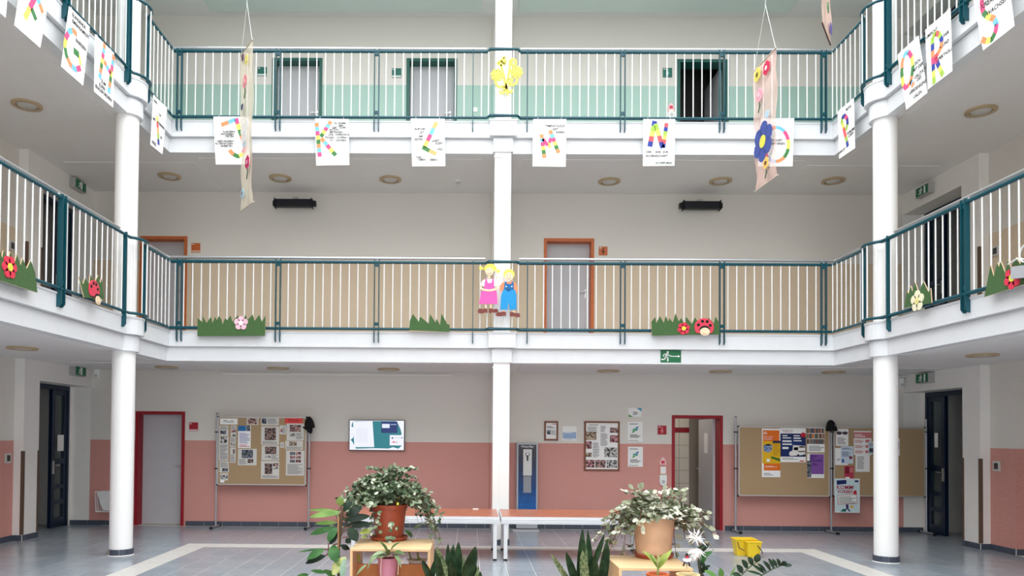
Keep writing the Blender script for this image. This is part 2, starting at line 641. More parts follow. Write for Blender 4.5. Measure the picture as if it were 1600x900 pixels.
# ---------------------------------------------------------------- ground floor: tiles, pale band
fl = MB().box(XF(-1, DH + 2.6), XF(1, DH + 2.6), YB, YW + 2.6, -.15, -.002).build('floor', M_GROUT, kind='structure')
T = .333
tile_me = [MB().box(-.163, .163, -.163, .163, -.02, 0).mesh('tile', m) for m in (M_TILE, M_TILE2)]
BXL, BXR, BY, BW = -4.20, 5.135, 11.115, .335
rnd = random.Random(4)
cells = []
nx = int((XF(1, DH + 2.5) - XF(-1, DH + 2.5)) / T)
for j in range(-52, 18):
    y = BY + (j + .5) * T
    if y < YB + .2 or y > YW + .9:
        continue
    for i in range(-12, 42):
        x = BXL + (i + .5) * T
        if x < XF(-1, DH + 2.4) or x > XF(1, DH + 2.4):
            continue
        nb = round((BXR - BXL) / T)
        ring = None
        inside = 0 <= i < nb and j < 0
        band = inside and (i == 0 or i == nb - 1 or j == -1)
        if y > YW - .05 and abs(x - C0) < PH - .2 and not (3.3 < x < 4.8):
            continue
        if abs(x - C0) > WH + .1 and y < 11.4:
            continue
        cells.append((x, y, band))
band_me = MB().box(-.164, .164, -.164, .164, -.02, 0).mesh('band_tile', M_BAND)
vis = [(x, y, b) for x, y, b in cells if y > 8.3 and abs(x) < y * .72]
vis.sort(key=lambda c: c[1])
bands = [c for c in vis if c[2]]
greys = [c for c in vis if not c[2]]
near = set(greys[:300])
for x, y, b in bands[:200]:
    link('pale_tile', band_me, fl, loc=(x, y, rnd.uniform(-.0006, .0006)))
for x, y, b in greys[:300]:
    link('tile', tile_me[rnd.random() < .4], fl, loc=(x, y, rnd.uniform(-.0008, .0008)))
done = near | set(bands[:200])
mb = MB()
for x, y, b in cells:
    if (x, y, b) in done:
        continue
    z = rnd.uniform(-.0008, .0008)
    mb.box(x - .1635, x + .1635, y - .1635, y + .1635, -.02, z, 1 if b else 0)
mb.build('far_tiles', [M_TILE, M_BAND], fl, kind='stuff')

# skirting tiles
def skirting(nm, runs):
    base = MB()
    pieces = []
    for (p, q, nrm) in runs:
        p, q, nrm = Vector(p), Vector(q), Vector(nrm)
        d = (q - p)
        L = d.length
        d.normalize()
        t0 = 0.0
        base.prism([p, q, q + nrm * .006, p + nrm * .006], (0, 0, .08))
        while t0 < L - .02:
            t1 = min(t0 + T, L)
            a, b = p + d * (t0 + .003), p + d * (t1 - .003)
            pieces.append([a, b, b + nrm * .014, a + nrm * .014])
            t0 += T
    o = base.build(nm, M_GROUT, kind='structure')
    for pc in pieces:
        MB().prism(pc, (0, 0, .085)).build('skirting_tile', M_SKIRT, o)


bx = sorted((DOORX['a'][:2], DOORX['b'][:2]))
fr = .045
xs = [XF(-1, DH), bx[0][0] - fr, bx[0][1] + fr, CC - .11, CC + .2, bx[1][0] - fr, bx[1][1] + fr, XF(1, DH)]
runs = [((xs[i], YW, 0), (xs[i + 1], YW, 0), (0, -1, 0)) for i in (0, 2, 4, 6)]
runs.append(((CC - .11, YW - .07, 0), (CC + .2, YW - .07, 0), (0, -1, 0)))
skirting('baseboard_back', runs)
for s, nm in ((-1, 'left'), (1, 'right')):
    X, P = XF(s, WH), XF(s, PH)
    n = (-s, 0, 0)
    rr = [((P, 11.22, 0), (P, 11.62, 0), n), ((P + s * .0, 11.22, 0), (X, 11.22, 0), (0, -1, 0))]
    if s < 0:
        rr.append(((X, 7.0, 0), (X, 11.22, 0), n))
    else:
        rr += [((X, 10.70, 0), (X, 11.22, 0), n), ((X, 10.7, 0), (X + .9, 10.70, 0), (0, -1, 0)), ((X, 7.0, 0), (X, 8.9, 0), n)]
    skirting('baseboard_' + nm, rr)

# ================================================================ doors in the back wall
def rect(u0, v0, u1, v1, y):
    a, b = on('y', u0, v0, y), on('y', u1, v1, y)
    return min(a.x, b.x), max(a.x, b.x), min(a.z, b.z), max(a.z, b.z)


M_LEAF = mat('grey_door_laminate', (192, 192, 196), 0.5, noise=0.02, scale=3)
M_RED = mat('red_door_frame', (152, 20, 36), 0.45)
M_ORANGE = mat('orange_door_frame', (196, 104, 52), 0.45, noise=.08, scale=12)
M_DGREEN = mat('dark_green_door_frame', (28, 92, 82), 0.4)
M_NAVY = mat('navy_door_frame', (14, 34, 58), 0.35)
M_DARK = mat('dark_room', (84, 82, 80), 0.9)  # darkness of an unlit room put into the wall colour
M_GLASS = mat('door_glass', (70, 84, 86), 0.05, spec=0.6, alpha=0.35)
FRM = {'a': M_RED, 'b': M_RED, 'c': M_ORANGE, 'd': M_ORANGE, 'e': M_DGREEN, 'f': M_DGREEN, 'g': M_DGREEN}


def handle(parent, x, y, z, s=-1, m=M_STEEL):
    mb = MB()
    mb.box(x - .012, x + .012, y - .008, y, z - .11, z + .05)
    mb.tube([(x, y, z), (x, y - .045, z), (x + s * .11, y - .05, z)], .009, 8)
    mb.build('handle', m, parent, smooth=True)


for i, k in enumerate('abcdefg'):
    x0, x1, z0, z1 = DOORX[k]
    w = .042
    openleaf = k in 'bg'
    mb = MB()
    if not openleaf:
        mb.box(x0 + w, x1 - w, YW + .185, YW + .225, z0 + .004, z1 - w)
    else:
        yl = YW + .24
        mb.box(x1 - w - .04, x1 - w, yl, yl + .84, z0 + .008, z1 - w)
    d = mb.build('door_%d' % (i + 1), M_LEAF, kind='structure')
    fm = MB()
    fm.box(x0 - .012, x0 + w, YW - .014, YW + .25, z0, z1 + .012)
    fm.box(x1 - w, x1 + .012, YW - .014, YW + .25, z0, z1 + .012)
    fm.box(x0 + w, x1 - w, YW - .014, YW + .25, z1 - w, z1 + .012)
    fm.build('door_frame', FRM[k], d)
    if openleaf:
        xl = x1 - w - .04
        mb = MB()
        mb.tube([(xl, yl + .76, z0 + 1.05), (xl - .05, yl + .76, z0 + 1.05), (xl - .052, yl + .65, z0 + 1.05)], .009, 8)
        mb.box(xl - .008, xl, yl + .745, yl + .775, z0 + .93, z0 + 1.1)
        mb.build('handle', M_STEEL, d)
        MB().box(xl - .003, xl, yl + .3, yl + .5, z0 + 1.35 - (0 if k == 'b' else .75), z0 + 1.72 - (0 if k == 'b' else .75)).build('notice', M_PAPER, d)
    else:
        handle(d, x1 - w - .07 if k in 'adef' else x1 - w - .07, YW + .185, z0 + 1.05)
    # room behind the door
    mb = MB()
    rx0, rx1, ry = x0 - .9, x1 + .5, YW + 1.55
    if openleaf:
        mb.box(rx0, rx1, ry, ry + .1, z0, z0 + 2.6)
        mb.box(rx0 - .1, rx0, YW + .25, ry + .1, z0, z0 + 2.6)
        mb.box(rx1, rx1 + .1, YW + .25, ry + .1, z0, z0 + 2.6)
        mb.box(rx0, rx1, YW + .25, ry, z0 + 2.5, z0 + 2.6)
        mb.box(rx0 - .1, rx1 + .1, YW, ry + .1, z0 - .1, z0 - (.002 if k == 'g' else .02))
        room = mb.build('room', M_DARK if k == 'g' else mat('washroom_paint', (150, 140, 128), .7), d)
        if k == 'b':
            # 20 x 25 cm wall tiles with a red border course
            tw, th, jt = .2, .25, .004
            tm = MB().box(-.5 * tw + jt, .5 * tw - jt, -.012, 0, -.5 * th + jt, .5 * th - jt).mesh('wall_tile', mat('cream_wall_tile', (226, 218, 205), .25))
            rm = MB().box(-.5 * tw + jt, .5 * tw - jt, -.013, 0, -.05 + jt, .05 - jt).mesh('border_tile', mat('red_wall_tile', (150, 22, 38), .25))
            for c in range(8):
                xx = rx0 + .15 + c * tw
                for r_ in range(7):
                    link('wall_tile', tm, room, loc=(xx, ry, .03 + (r_ + .5) * th - .05))
                link('border_tile', rm, room, loc=(xx, ry, 1.78))
                for r_ in range(2):
                    link('wall_tile', tm, room, loc=(xx, ry, 1.83 + (r_ + .5) * th))
            L = bpy.data.lights.new('washroom_fill', 'POINT')  # unseen fill light added to brighten the washroom, no fixture modelled
            L.energy = 5
            L.shadow_soft_size = .12
            L.color = (1, .95, .88)
            lo = bpy.data.objects.new('washroom_fill', L)
            lo.location = (x0 - .1, YW + .9, 2.3)
            COL.objects.link(lo)
        else:
            mb = MB().box(x0 + .02, x0 + .5, ry - .25, ry, z0, z0 + .25)
            mb.build('low_cabinet', M_BLACK, room)
    else:
        mb.box(x0 - .05, x1 + .05, YW + .25, YW + .3, z0, z1 + .05)
        mb.build('backing', M_DARK, d)

# ================================================================ side doors in the niches
def zx(u, v, X):
    return on('x', u, v, X)


for s, nm, rng in ((-1, 'left', (0, 1, 2)), (1, 'right', (0, 1, 2))):
    X = XF(s, DH)
    for l in rng:
        z0 = FLOORZ[l]
        zt = NICHE_TOP[l] - .005
        n = 8 + l + (0 if s < 0 else 3)
        y0, ym, y1 = 11.64, 12.62, 13.08
        xa, xb = X, X + s * .06
        mb = MB()
        mb.box(xa, xb, ym, ym + .09, z0 + .01, zt - .08)
        mb.box(xa, xb, y1 - .08, y1, z0 + .01, zt - .08)
        rails = [z0 + .01, z0 + .40, z0 + .67, z0 + 1.10, zt - .16]
        hts = [.16, .07, .07, .09, .08]
        for z, hh in zip(rails, hts):
            mb.box(xa, xb, ym + .09, y1 - .08, z, z + hh)
        d = mb.build('door_%d' % n, M_NAVY, kind='structure')
        for a, b in zip(rails[:-1], rails[1:]):
            hh = hts[rails.index(a)]
            MB().box(X + s * .025, X + s * .032, ym + .09, y1 - .08, a + hh, b).build('pane', M_GLASS, d)
        fm = MB()
        fm.box(X - s * .02, X + s * .09, y0, y0 + .05, z0, zt)
        fm.box(X - s * .02, X + s * .09, y1, y1 + .05, z0, zt)
        fm.box(X - s * .02, X + s * .09, y0 + .05, y1, zt - .075, zt)
        fm.build('door_frame', M_NAVY, d)
        fm = MB()
        fm.box(X - s * .02, X + s * .09, y1 + .05, YW, z0, NICHE_TOP[l])
        fm.build('reveal', M_WHITE, d)
        hy = ym + .045
        mb = MB().box(X - s * .012, X, hy - .02, hy + .02, z0 + .93, z0 + 1.15)
        mb.tube([(X, hy, z0 + 1.08), (X - s * .05, hy, z0 + 1.08), (X - s * .052, hy + .11, z0 + 1.08)], .009, 8)
        mb.build('handle', M_STEEL, d)
        # standing leaf swung open into the dark room
        MB().box(X + s * .05, X + s * .98, y0 + .06, y0 + .10, z0 + .01, zt - .1).build('open_leaf', M_NAVY, d)
        if s < 0 and l < 2:
            MB().box(X - .0, X + s * -.004, ym + .17, ym + .36, z0 + 1.32, z0 + 1.6).build('notice', M_PAPER, d)
        if s > 0 and l == 0:
            MB().box(X - .004, X, ym + .18, ym + .27, z0 + 1.5, z0 + 1.75).build('notice', M_PAPER, d)

# corner guards, light switches
M_GUARD = mat('brown_corner_guard', (98, 78, 64), .55)
for s in (-1, 1):
    for l in (0, 1):
        z0 = FLOORZ[l]
        sn = 'left' if s < 0 else 'right'
        ln = ('ground floor', 'lower gallery')[l]
        for y, xx, wn in ((11.22, PH, 'near'), (11.62, PH, 'door-side')):
            X = XF(s, xx)
            mb = MB()
            mb.box(X - s * .006, X + s * .035, y - .006 if wn == 'near' else y, y if wn == 'near' else y + .006, z0 + .09, z0 + 1.36)
            mb.box(X - s * .006, X, y if wn == 'near' else y - .035, y + .035 if wn == 'near' else y, z0 + .09, z0 + 1.36)
            mb.build('corner_guard', M_GUARD, label='brown corner guard on the %s edge of the %s pilaster, %s' % (wn, sn, ln), cat='corner guard', group='brown corner guards')
        X = XF(s, WH)
        t = thing('light_switch', 'small square light switch on the %s wall of the %s' % (sn, ln), 'switch', (X, 11.08, z0 + 1.25), 'light switches')
        MB().box(X - s * .016, X, 11.0, 11.15, z0 + 1.18, z0 + 1.33).build('plate', mat('switch_plate', (205, 203, 198), .4), t, bevel=.004)
        MB().box(X - s * .024, X - s * .016, 11.04, 11.11, z0 + 1.21, z0 + 1.30).build('rocker', mat('switch_rocker', (60, 60, 60), .4), t)

# ================================================================ exit signs and sensors
M_EXIT = mat('exit_green', (22, 108, 70), .4)
M_SIGNW = mat('sign_white', (240, 242, 240), .4)


def running_man(M, sc, m, parent):
    """stick figure and door of an escape-route pictogram in a local x/y plane, about 1 unit high"""
    def P(pts):
        mb = MB()
        mb.prism([M @ Vector((x * sc, y * sc, 0)) for x, y in pts], M.to_3x3() @ Vector((0, 0, .002)))
        return mb
    def stroke(pts, w):
        mb = MB()
        for a, b in zip(pts[:-1], pts[1:]):
            a, b = Vector(a), Vector(b)
            n = (b - a).normalized().orthogonal() * w / 2
            e = (b - a).normalized() * w * .3
            mb.prism([M @ Vector(((p.x) * sc, (p.y) * sc, 0)) for p in (a + n - e, b + n + e, b - n + e, a - n - e)], M.to_3x3() @ Vector((0, 0, .002)))
        return mb
    head = MB().prism([M @ Vector(((.12 + .11 * math.cos(t)) * sc, (.4 + .11 * math.sin(t)) * sc, 0)) for t in [k * math.pi / 6 for k in range(12)]], M.to_3x3() @ Vector((0, 0, .002)))
    all_ = MB()
    for q in (head, stroke([(.1, .27), (-.05, -.02)], .2), stroke([(.1, .22), (.27, .05), (.42, .06)], .09), stroke([(.0, .24), (-.22, .2), (-.32, .0)], .09),
              stroke([(-.03, -.02), (.14, -.16), (.12, -.46)], .13), stroke([(-.08, -.05), (-.18, -.3), (-.48, -.32)], .12)):
        o = len(all_.v)
        all_.add(q.v, q.f)
    return all_.build('pictogram', m, parent)


for s in (-1, 1):
    for l in (0, 1):
        u, v = {(-1, 0): (120, 579), (-1, 1): (120, 286), (1, 0): (1448, 590), (1, 1): (1448, 294)}[(s, l)]
        X = XF(s, PH - .0)
        p = on('x', u, v, X - s * .1)
        y, z = p.y - .03, p.z
        t = thing('exit_sign', 'grey box exit sign with green face above the %s door, %s' % ('left' if s < 0 else 'right', ('ground floor', 'lower gallery')[l]), 'sign', (X, y, z - .09), 'box exit signs')
        MB().box(X - s * .10, X, y - .02, y + .34, z - .085, z + .085).build('housing', mat('sign_housing', (170, 170, 168), .45), t, bevel=.005)
        MB().box(X - s * .106, X - s * .10, y, y + .32, z - .07, z + .07).build('face', M_EXIT, t)
        U = Vector((0, -s, 0))
        M = Matrix.Translation((X - s * .106, y + .16 + s * .03, z)) @ Matrix((U, (0, 0, 1), (-s, 0, 0))).transposed().to_4x4()
        running_man(M, .12, M_SIGNW, t)
        MB().box(X - s * .108, X - s * .105, y + .16 - .08 + (.0 if s > 0 else .1) - .02, y + .16 - .04 + (.0 if s > 0 else .1) - .02, z - .06, z + .06).build('door_symbol', M_SIGNW, t)
    u, v = ((149, 582), (1411, 596))[s > 0]
    p = on('y', u, v, YW - .12)
    t = thing('motion_sensor', 'small white motion sensor under the ceiling in the %s corner' % ('left' if s < 0 else 'right'), 'sensor', (p.x, YW, p.z))
    MB().box(p.x - .04, p.x + .04, YW - .10, YW, p.z - .1, p.z + .06).build('body', M_SIGNW, t, bevel=.012)
    MB().box(p.x - .05, p.x + .02, YW - .16, YW - .02, p.z + .075, p.z + .095).build('bracket', M_SIGNW, t)
    MB().box(p.x - .025, p.x + .025, YW - .105, YW - .10, p.z - .08, p.z - .03).build('lens', mat('sensor_lens', (190, 190, 190), .3), t)

# green escape sign on the fascia
x0, x1, z0, z1 = rect(1032, 547, 1064, 566.5, YE)
t = thing('escape_sign', 'green escape route sign with running figure and arrow on the white fascia', 'sign', ((x0 + x1) / 2, YE, z0))
MB().box(x0, x1, YE - .006, YE, z0, z1).build('plate', mat('escape_sign_green', (30, 110, 70), .4), t)
M = Matrix.Translation((x0 + .09, YE - .0065, (z0 + z1) / 2)) @ Matrix(((1, 0, 0), (0, 0, -1), (0, 1, 0))).to_4x4()
running_man(M, .155, M_SIGNW, t)
mb = MB()
zc = (z0 + z1) / 2
mb.box(x0 + .15, x1 - .045, YE - .0085, YE - .0065, zc - .006, zc + .006)
mb.prism([(x1 - .05, YE - .0065, zc + .02), (x1 - .012, YE - .0065, zc), (x1 - .05, YE - .0065, zc - .02)], (0, -.002, 0))
mb.build('arrow', M_SIGNW, t)

# ================================================================ ceiling lamps
M_BRASS = mat('brass_lamp_ring', (184, 164, 132), .4)
M_OPAL = mat('opal_lamp_glass', (206, 205, 200), .35)
lamp_names = ['the far left of the %s arm', '']
spots = {1: [(36, 543.5), (262, 574.5), (437, 575), (610, 575.5), (953, 578.5), (1129, 580), (1304, 583), (1540, 556)],
         2: [(42, 165.5), (265, 276.5), (438, 279.5), (610, 281.5), (952, 284.5), (1126, 284), (1302, 283.5), (1533, 174.5)]}
wh = ['over the left side passage', 'nearest the left round column', 'second from the left round column', 'just left of the middle column',
      'just right of the middle column', 'second from the right round column', 'nearest the right round column', 'over the right side passage']
for l in (1, 2):
    zc = LV[l]['B'] + .004
    for (u, v), w_ in zip(spots[l], wh):
        p = on('z', u, v, zc - .02)
        if l == 1:
            q = on('z', *spots[2][spots[1].index((u, v))], LV[2]['B'] - .016)
            p = Vector((q.x, q.y, zc))
        t = thing('ceiling_lamp', 'round ceiling lamp with brass ring %s, %s ceiling' % (w_, ('ground floor', 'lower gallery')[l - 1]), 'lamp', (p.x, p.y, zc - .05), 'round ceiling lamps')
        R = .185
        mb = MB()
        n = 36
        prof = [(R, zc), (R, zc - .024), (R - .008, zc - .028), (R - .05, zc - .03), (R - .054, zc - .026), (R - .054, zc)]
        vs, fs = [], []
        for r_, z in prof:
            vs += [(p.x + r_ * math.cos(2 * math.pi * k / n), p.y + r_ * math.sin(2 * math.pi * k / n), z) for k in range(n)]
        for i in range(len(prof) - 1):
            fs += [(i * n + k, i * n + (k + 1) % n, (i + 1) * n + (k + 1) % n, (i + 1) * n + k) for k in range(n)]
        mb.add(vs, fs)
        mb.build('ring', M_BRASS, t, smooth=True)
        MB().lathe([(R - .07, .0), (R - .07, -.02), (R - .075, -.024), (.02, -.026)], p.x, p.y, 32, z0=zc).build('glass_disc', M_OPAL, t, smooth=True)
        MB().lathe([(.006, -.022), (.006, -.03)], p.x, p.y, 8, z0=zc).build('knob', M_BRASS, t)
p = on('z', 716, 282.5, LV[2]['B'])
t = thing('smoke_detector', 'small white round smoke detector on the lower gallery ceiling', 'detector', (p.x, p.y, LV[2]['B'] - .05))
MB().lathe([(.055, .008), (.055, -.015)], p.x, p.y, 20, z0=LV[2]['B']).build('base', M_SIGNW, t, smooth=True)
MB().lathe([(.042, -.015), (.036, -.045), (.01, -.048)], p.x, p.y, 20, z0=LV[2]['B']).build('chamber', mat('detector_grey', (205, 205, 205), .5), t, smooth=True)

# black heaters on the lower gallery wall
for u0, u1, v0, v1, nm, mir in ((427, 494, 311.5, 325, 'left', 1), (1061, 1128, 315, 328.5, 'right', -1)):
    x0, x1, z0, z1 = rect(u0, v0, u1, v1, YW - .2)
    xc = (x0 + x1) / 2
    t = thing('wall_heater', 'long black heater hung high on the %s half of the gallery wall' % nm, 'heater', (xc, YW - .2, z0), 'black wall heaters')
    ln = (x1 - x0)
    a, b = (x0 + .04, x1 - .07) if mir > 0 else (x0 + .07, x1 - .04)
    MB().box(a, b, YW - .27, YW - .15, z0 + .008, z1 - .004).build('body', mat('heater_navy_black', (16, 18, 28), .45), t, bevel=.02)
    for e in (a, b):
        MB().box(e - .008, e + .008, YW - .285, YW - .135, z0 - .006, z1 + .008).build('end_plate', M_BLACK, t, bevel=.004)
    for e in ((x0, a - .01), (b + .01, x1)):
        MB().box(e[0], e[1], YW - .25, YW - .17, z0 + .025, z1 - .03).build('end_box', M_BLACK, t, bevel=.008)
    MB().box(xc - .04, xc + .04, YW - .2, YW, z1 + .0, z1 + .05).build('mount', mat('mount_grey', (190, 188, 184), .5), t)
# cable duct under the ceiling
a, b = on('y', 349, 582.5, YW), on('y', 706, 583, YW)
MB().box(a.x, b.x, YW - .03, YW, 2.695, 2.725).build('cable_duct', M_WHITE, label='thin white cable duct along the top of the ground floor wall', cat='cable duct')


# ================================================================ wall signs, frames, plaques
def plate(name, r, y, th, m, label, cat, group=None):
    x0, x1, z0, z1 = r
    t = thing(name, label, cat, ((x0 + x1) / 2, y, z0), group)
    MB().box(x0, x1, y - th, y, z0, z1).build('plate', m, t, bevel=.002)
    return t


def T_back(x, y, z):
    return Matrix.Translation((x, y, z)) @ Matrix(((1, 0, 0), (0, 0, -1), (0, 1, 0))).to_4x4()


def door_sign(u0, v0, u1, v1, m, label, icon, strip=None):
    r = rect(u0, v0, u1, v1, YW)
    t = plate('door_sign', r, YW, .012, m, label, 'sign', 'coloured door signs')
    x0, x1, z0, z1 = r
    yy = YW - .0125
    MB().box(x0 + .012, x0 + .05, yy - .001, yy, z1 - .03, z1 - .018).build('room_number', M_SIGNW, t)
    if strip:
        MB().box(x0 + .004, x1 - .004, yy - .002, yy, z0 + .004, z0 + .035).build('name_strip', strip, t)
    if icon:
        xc, zc = (x0 + x1) / 2, (z0 + z1) / 2
        mb = MB()
        im = mat('icon_' + m.name, icon, .5)
        for dz, rr in ((.045, .014), (-.045, .012)):
            pass
        mb.prism([(xc + .016 * math.cos(k * math.pi / 5), yy, zc + .04 + .016 * math.sin(k * math.pi / 5)) for k in range(10)], (0, -.002, 0))
        mb.prism([(xc - .012, yy, zc + .02), (xc + .012, yy, zc + .02), (xc + .03, yy, zc - .025), (xc + .012, yy, zc - .025), (xc + .01, yy, zc - .06), (xc - .01, yy, zc - .06), (xc - .012, yy, zc - .025), (xc - .03, yy, zc - .025)], (0, -.002, 0))
        mb.build('pictogram', im, t)
    return t


M_SRED = mat('red_sign', (170, 28, 46), .4)
M_SOR = mat('orange_sign', (196, 98, 44), .4)
M_SGR = mat('green_sign', (24, 104, 92), .4)
door_sign(296, 660, 309.5, 674, M_SRED, 'red door sign with pale strip beside the closed red-framed door', None, mat('pale_strip', (222, 200, 200), .4))
door_sign(1027.5, 665, 1041, 679, M_SRED, 'red square door sign with pictogram left of the open red-framed door', (226, 120, 130))
door_sign(299.5, 380, 313, 394.5, M_SOR, 'orange door sign with pale strip near the left round column', None, mat('pale_strip_o', (226, 178, 150), .4))
door_sign(935.5, 385.5, 949, 399, M_SOR, 'orange square door sign with pictogram right of the middle column', (96, 50, 26))
door_sign(402.5, 105, 417, 119, M_SGR, 'green door sign left of the first upper gallery door', None, mat('pale_strip_g', (214, 226, 222), .4))
door_sign(612.5, 107, 627, 121.5, M_SGR, 'green door sign left of the second upper gallery door', None, mat('pale_strip_g', (214, 226, 222), .4))
door_sign(1035.5, 106.5, 1050, 121, M_SGR, 'green square door sign with pictogram beside the open upper gallery door', (150, 196, 186))
# socket on the upper gallery wall
plate('wall_socket', rect(739.5, 168, 746, 175, YW), YW, .012, M_SIGNW, 'white double wall socket left of the middle column, upper gallery', 'socket')

M_WOODF = mat('brown_wood_frame', (124, 74, 50), .5, noise=.15, scale=30)
M_GREYINK = mat('grey_print', (120, 120, 122), .7)


def print_lines(parent, x0, x1, z0, z1, y, n, m=None, seed=1, hh=.45):
    """printed text lines as one flat print mesh"""
    r_ = random.Random(seed)
    mb = MB()
    st = (z1 - z0) / n
    for i in range(n):
        z = z1 - (i + .5) * st
        e = x1 - (x1 - x0) * (r_.random() * .35 if r_.random() < .5 else 0)
        mb.box(x0, e, y - .0012, y, z - st * hh / 2, z + st * hh / 2)
    mb.build('printed_text', m or M_GREYINK, parent)


PH_MATS = []
for i, (c1, c2) in enumerate((((40, 36, 38), (150, 120, 112)), ((60, 40, 50), (188, 150, 140)), ((30, 34, 44), (120, 128, 140)), ((70, 52, 42), (196, 176, 150)), ((26, 26, 28), (200, 198, 196)), ((70, 26, 40), (206, 150, 150)))):
    m = mat('photo_print_%d' % i, c1, .5)
    nt = m.node_tree
    b = nt.nodes['Principled BSDF']
    tc = nt.nodes.new('ShaderNodeTexCoord')
    vo = nt.nodes.new('ShaderNodeTexNoise')
    vo.inputs['Scale'].default_value = 26
    vo.inputs['Detail'].default_value = 2
    r_ = nt.nodes.new('ShaderNodeValToRGB')
    r_.color_ramp.elements[0].position = .42
    r_.color_ramp.elements[1].position = .58
    r_.color_ramp.elements[0].color = (*lin(c1), 1)
    r_.color_ramp.elements[1].color = (*lin(c2), 1)
    nt.links.new(tc.outputs['Object'], vo.inputs['Vector'])
    nt.links.new(vo.outputs['Fac'], r_.inputs['Fac'])
    nt.links.new(r_.outputs['Color'], b.inputs['Base Color'])
    PH_MATS.append(m)


def photo(parent, x0, x1, z0, z1, y, k=0):
    MB().box(x0, x1, y - .0014, y, z0, z1).build('photograph', PH_MATS[k % 6], parent)


def lerp(r, fx0, fz0, fx1, fz1):
    """fractional sub-rectangle (fz measured from the top)"""
    x0, x1, z0, z1 = r
    return x0 + (x1 - x0) * fx0, x0 + (x1 - x0) * fx1, z1 - (z1 - z0) * fz1, z1 - (z1 - z0) * fz0


def framed(name, px, label, content):
    r = rect(*px, YW - .02)
    x0, x1, z0, z1 = r
    t = thing(name, label, 'picture frame', ((x0 + x1) / 2, YW, z0))
    w = .03
    mb = MB()
    mb.box(x0, x1, YW - .025, YW, z1 - w, z1)
    mb.box(x0, x1, YW - .025, YW, z0, z0 + w)
    mb.box(x0, x0 + w, YW - .025, YW, z0 + w, z1 - w)
    mb.box(x1 - w, x1, YW - .025, YW, z0 + w, z1 - w)
    mb.build('frame', M_WOODF, t)
    MB().box(x0 + w, x1 - w, YW - .012, YW, z0 + w, z1 - w).build('sheet', M_PAPER, t)
    content(t, (x0 + w, x1 - w, z0 + w, z1 - w), YW - .0125)


def small_frame(t, r, y):
    print_lines(t, *lerp(r, .1, .2, .8, .34), y, 2, M_INK)
    photo(t, *lerp(r, .1, .45, .45, .72), y, 2)
    print_lines(t, *lerp(r, .5, .45, .95, .75), y, 7)
    MB().box(*[lerp(r, .6, .06, .95, .1)[i] for i in (0, 1)], y - .001, y, *[lerp(r, .6, .06, .95, .1)[i] for i in (2, 3)]).build('printed_title', M_SRED, t)


def big_frame(t, r, y):
    for i, (q, k) in enumerate((((.0, .19, .33, .37), 3), ((.0, .40, .18, .56), 5), ((.0, .645, .19, .735), 3), ((.75, .10, 1, .21), 1), ((.75, .265, 1, .42), 5), ((.58, .53, .98, .74), 4),
                                ((.0, .80, .28, .97), 5), ((.30, .80, .62, .97), 1), ((.65, .80, .98, .97), 4))):
        photo(t, *lerp(r, *q), y, k)
    for q, n in (((.06, .08, .35, .18), 4), ((.46, .06, .62, .2), 6), ((.46, .22, .68, .5), 14), ((.22, .42, .42, .75), 18), ((.1, .03, .5, .06), 1)):
        print_lines(t, *lerp(r, *q), y, n, seed=n)


framed('picture_frame', (850.5, 658, 872, 688.5), 'small wooden frame with a printed page above the water dispenser', small_frame)
framed('picture_frame', (913, 658, 968, 736), 'large wooden frame of photographs and text on the pink wall', big_frame)
r = rect(878.5, 666, 901, 688.5, YW)
t = plate('wall_plaque', r, YW, .012, M_SIGNW, 'clear plaque with pale blue lower half between the two wooden frames', 'plaque')
MB().box(r[0] + .01, r[1] - .01, YW - .014, YW - .012, r[2] + .035, r[2] + .15).build('blue_field', mat('pale_blue_print', (150, 178, 214), .5), t)
print_lines(t, *lerp(r, .12, .38, .75, .5), YW - .014, 2, M_SIGNW)
print_lines(t, *lerp(r, .1, .9, .9, .96), YW - .012, 1)
r = rect(982, 637.5, 1002, 651.5, YW)
t = plate('wall_plaque', r, YW, .012, M_SIGNW, 'small landscape plaque with green and blue corners, topmost of three', 'plaque')
x0, x1, z0, z1 = r
y = YW - .0122
MB().prism([(x0, y, z0), (x0 + .08, y, z0), (x0, y, z0 + .045)], (0, -.001, 0)).build('green_corner', mat('leaf_green_print', (86, 160, 60), .5), t)
MB().prism([(x1, y, z1), (x1 - .09, y, z1), (x1 - .03, y, z1 - .04), (x1, y, z1 - .06)], (0, -.001, 0)).build('blue_corner', mat('cyan_print', (70, 160, 200), .5), t)
print_lines(t, *lerp(r, .35, .4, .75, .75), y, 4, M_INK)


def s_logo(t, r, y):
    x0, x1, z0, z1 = r
    for dx, dz, m in ((.03, .03, mat('logo_blue', (0, 120, 180), .5)), (-.02, .0, mat('logo_teal', (0, 150, 130), .5)), (.02, -.01, mat('logo_teal', (0, 150, 130), .5)), (-.03, -.04, mat('logo_green', (70, 160, 60), .5))):
        xc, zc = (x0 + x1) / 2 + dx, z1 - (z1 - z0) * .38 + dz
        MB().prism([(xc - .035, y, zc - .022), (xc + .012, y, zc - .012), (xc + .035, y, zc + .026), (xc - .012, y, zc + .012)], (0, -.0012, 0)).build('logo', m, t)


for i, (v0, v1, w_) in enumerate(((659, 690.5, 'upper of the two, on the white wall'), (698, 729.5, 'lower of the two, on the pink wall'))):
    r = rect(980.5 + i * .5, v0, 1004 + i * .3, v1, YW)
    t = plate('wall_plaque', r, YW, .012, M_SIGNW, 'tall white plaque with blue-green logo, ' + w_, 'plaque', 'logo plaques')
    s_logo(t, r, YW - .0122)
    print_lines(t, *lerp(r, .12, .08, .88, .14), YW - .0122, 1, M_INK)
    print_lines(t, *lerp(r, .15, .62, .85, .8), YW - .0122, 3, M_INK)
    print_lines(t, *lerp(r, .05, .9, .95, .96), YW - .0122, 1, M_INK, hh=.3)

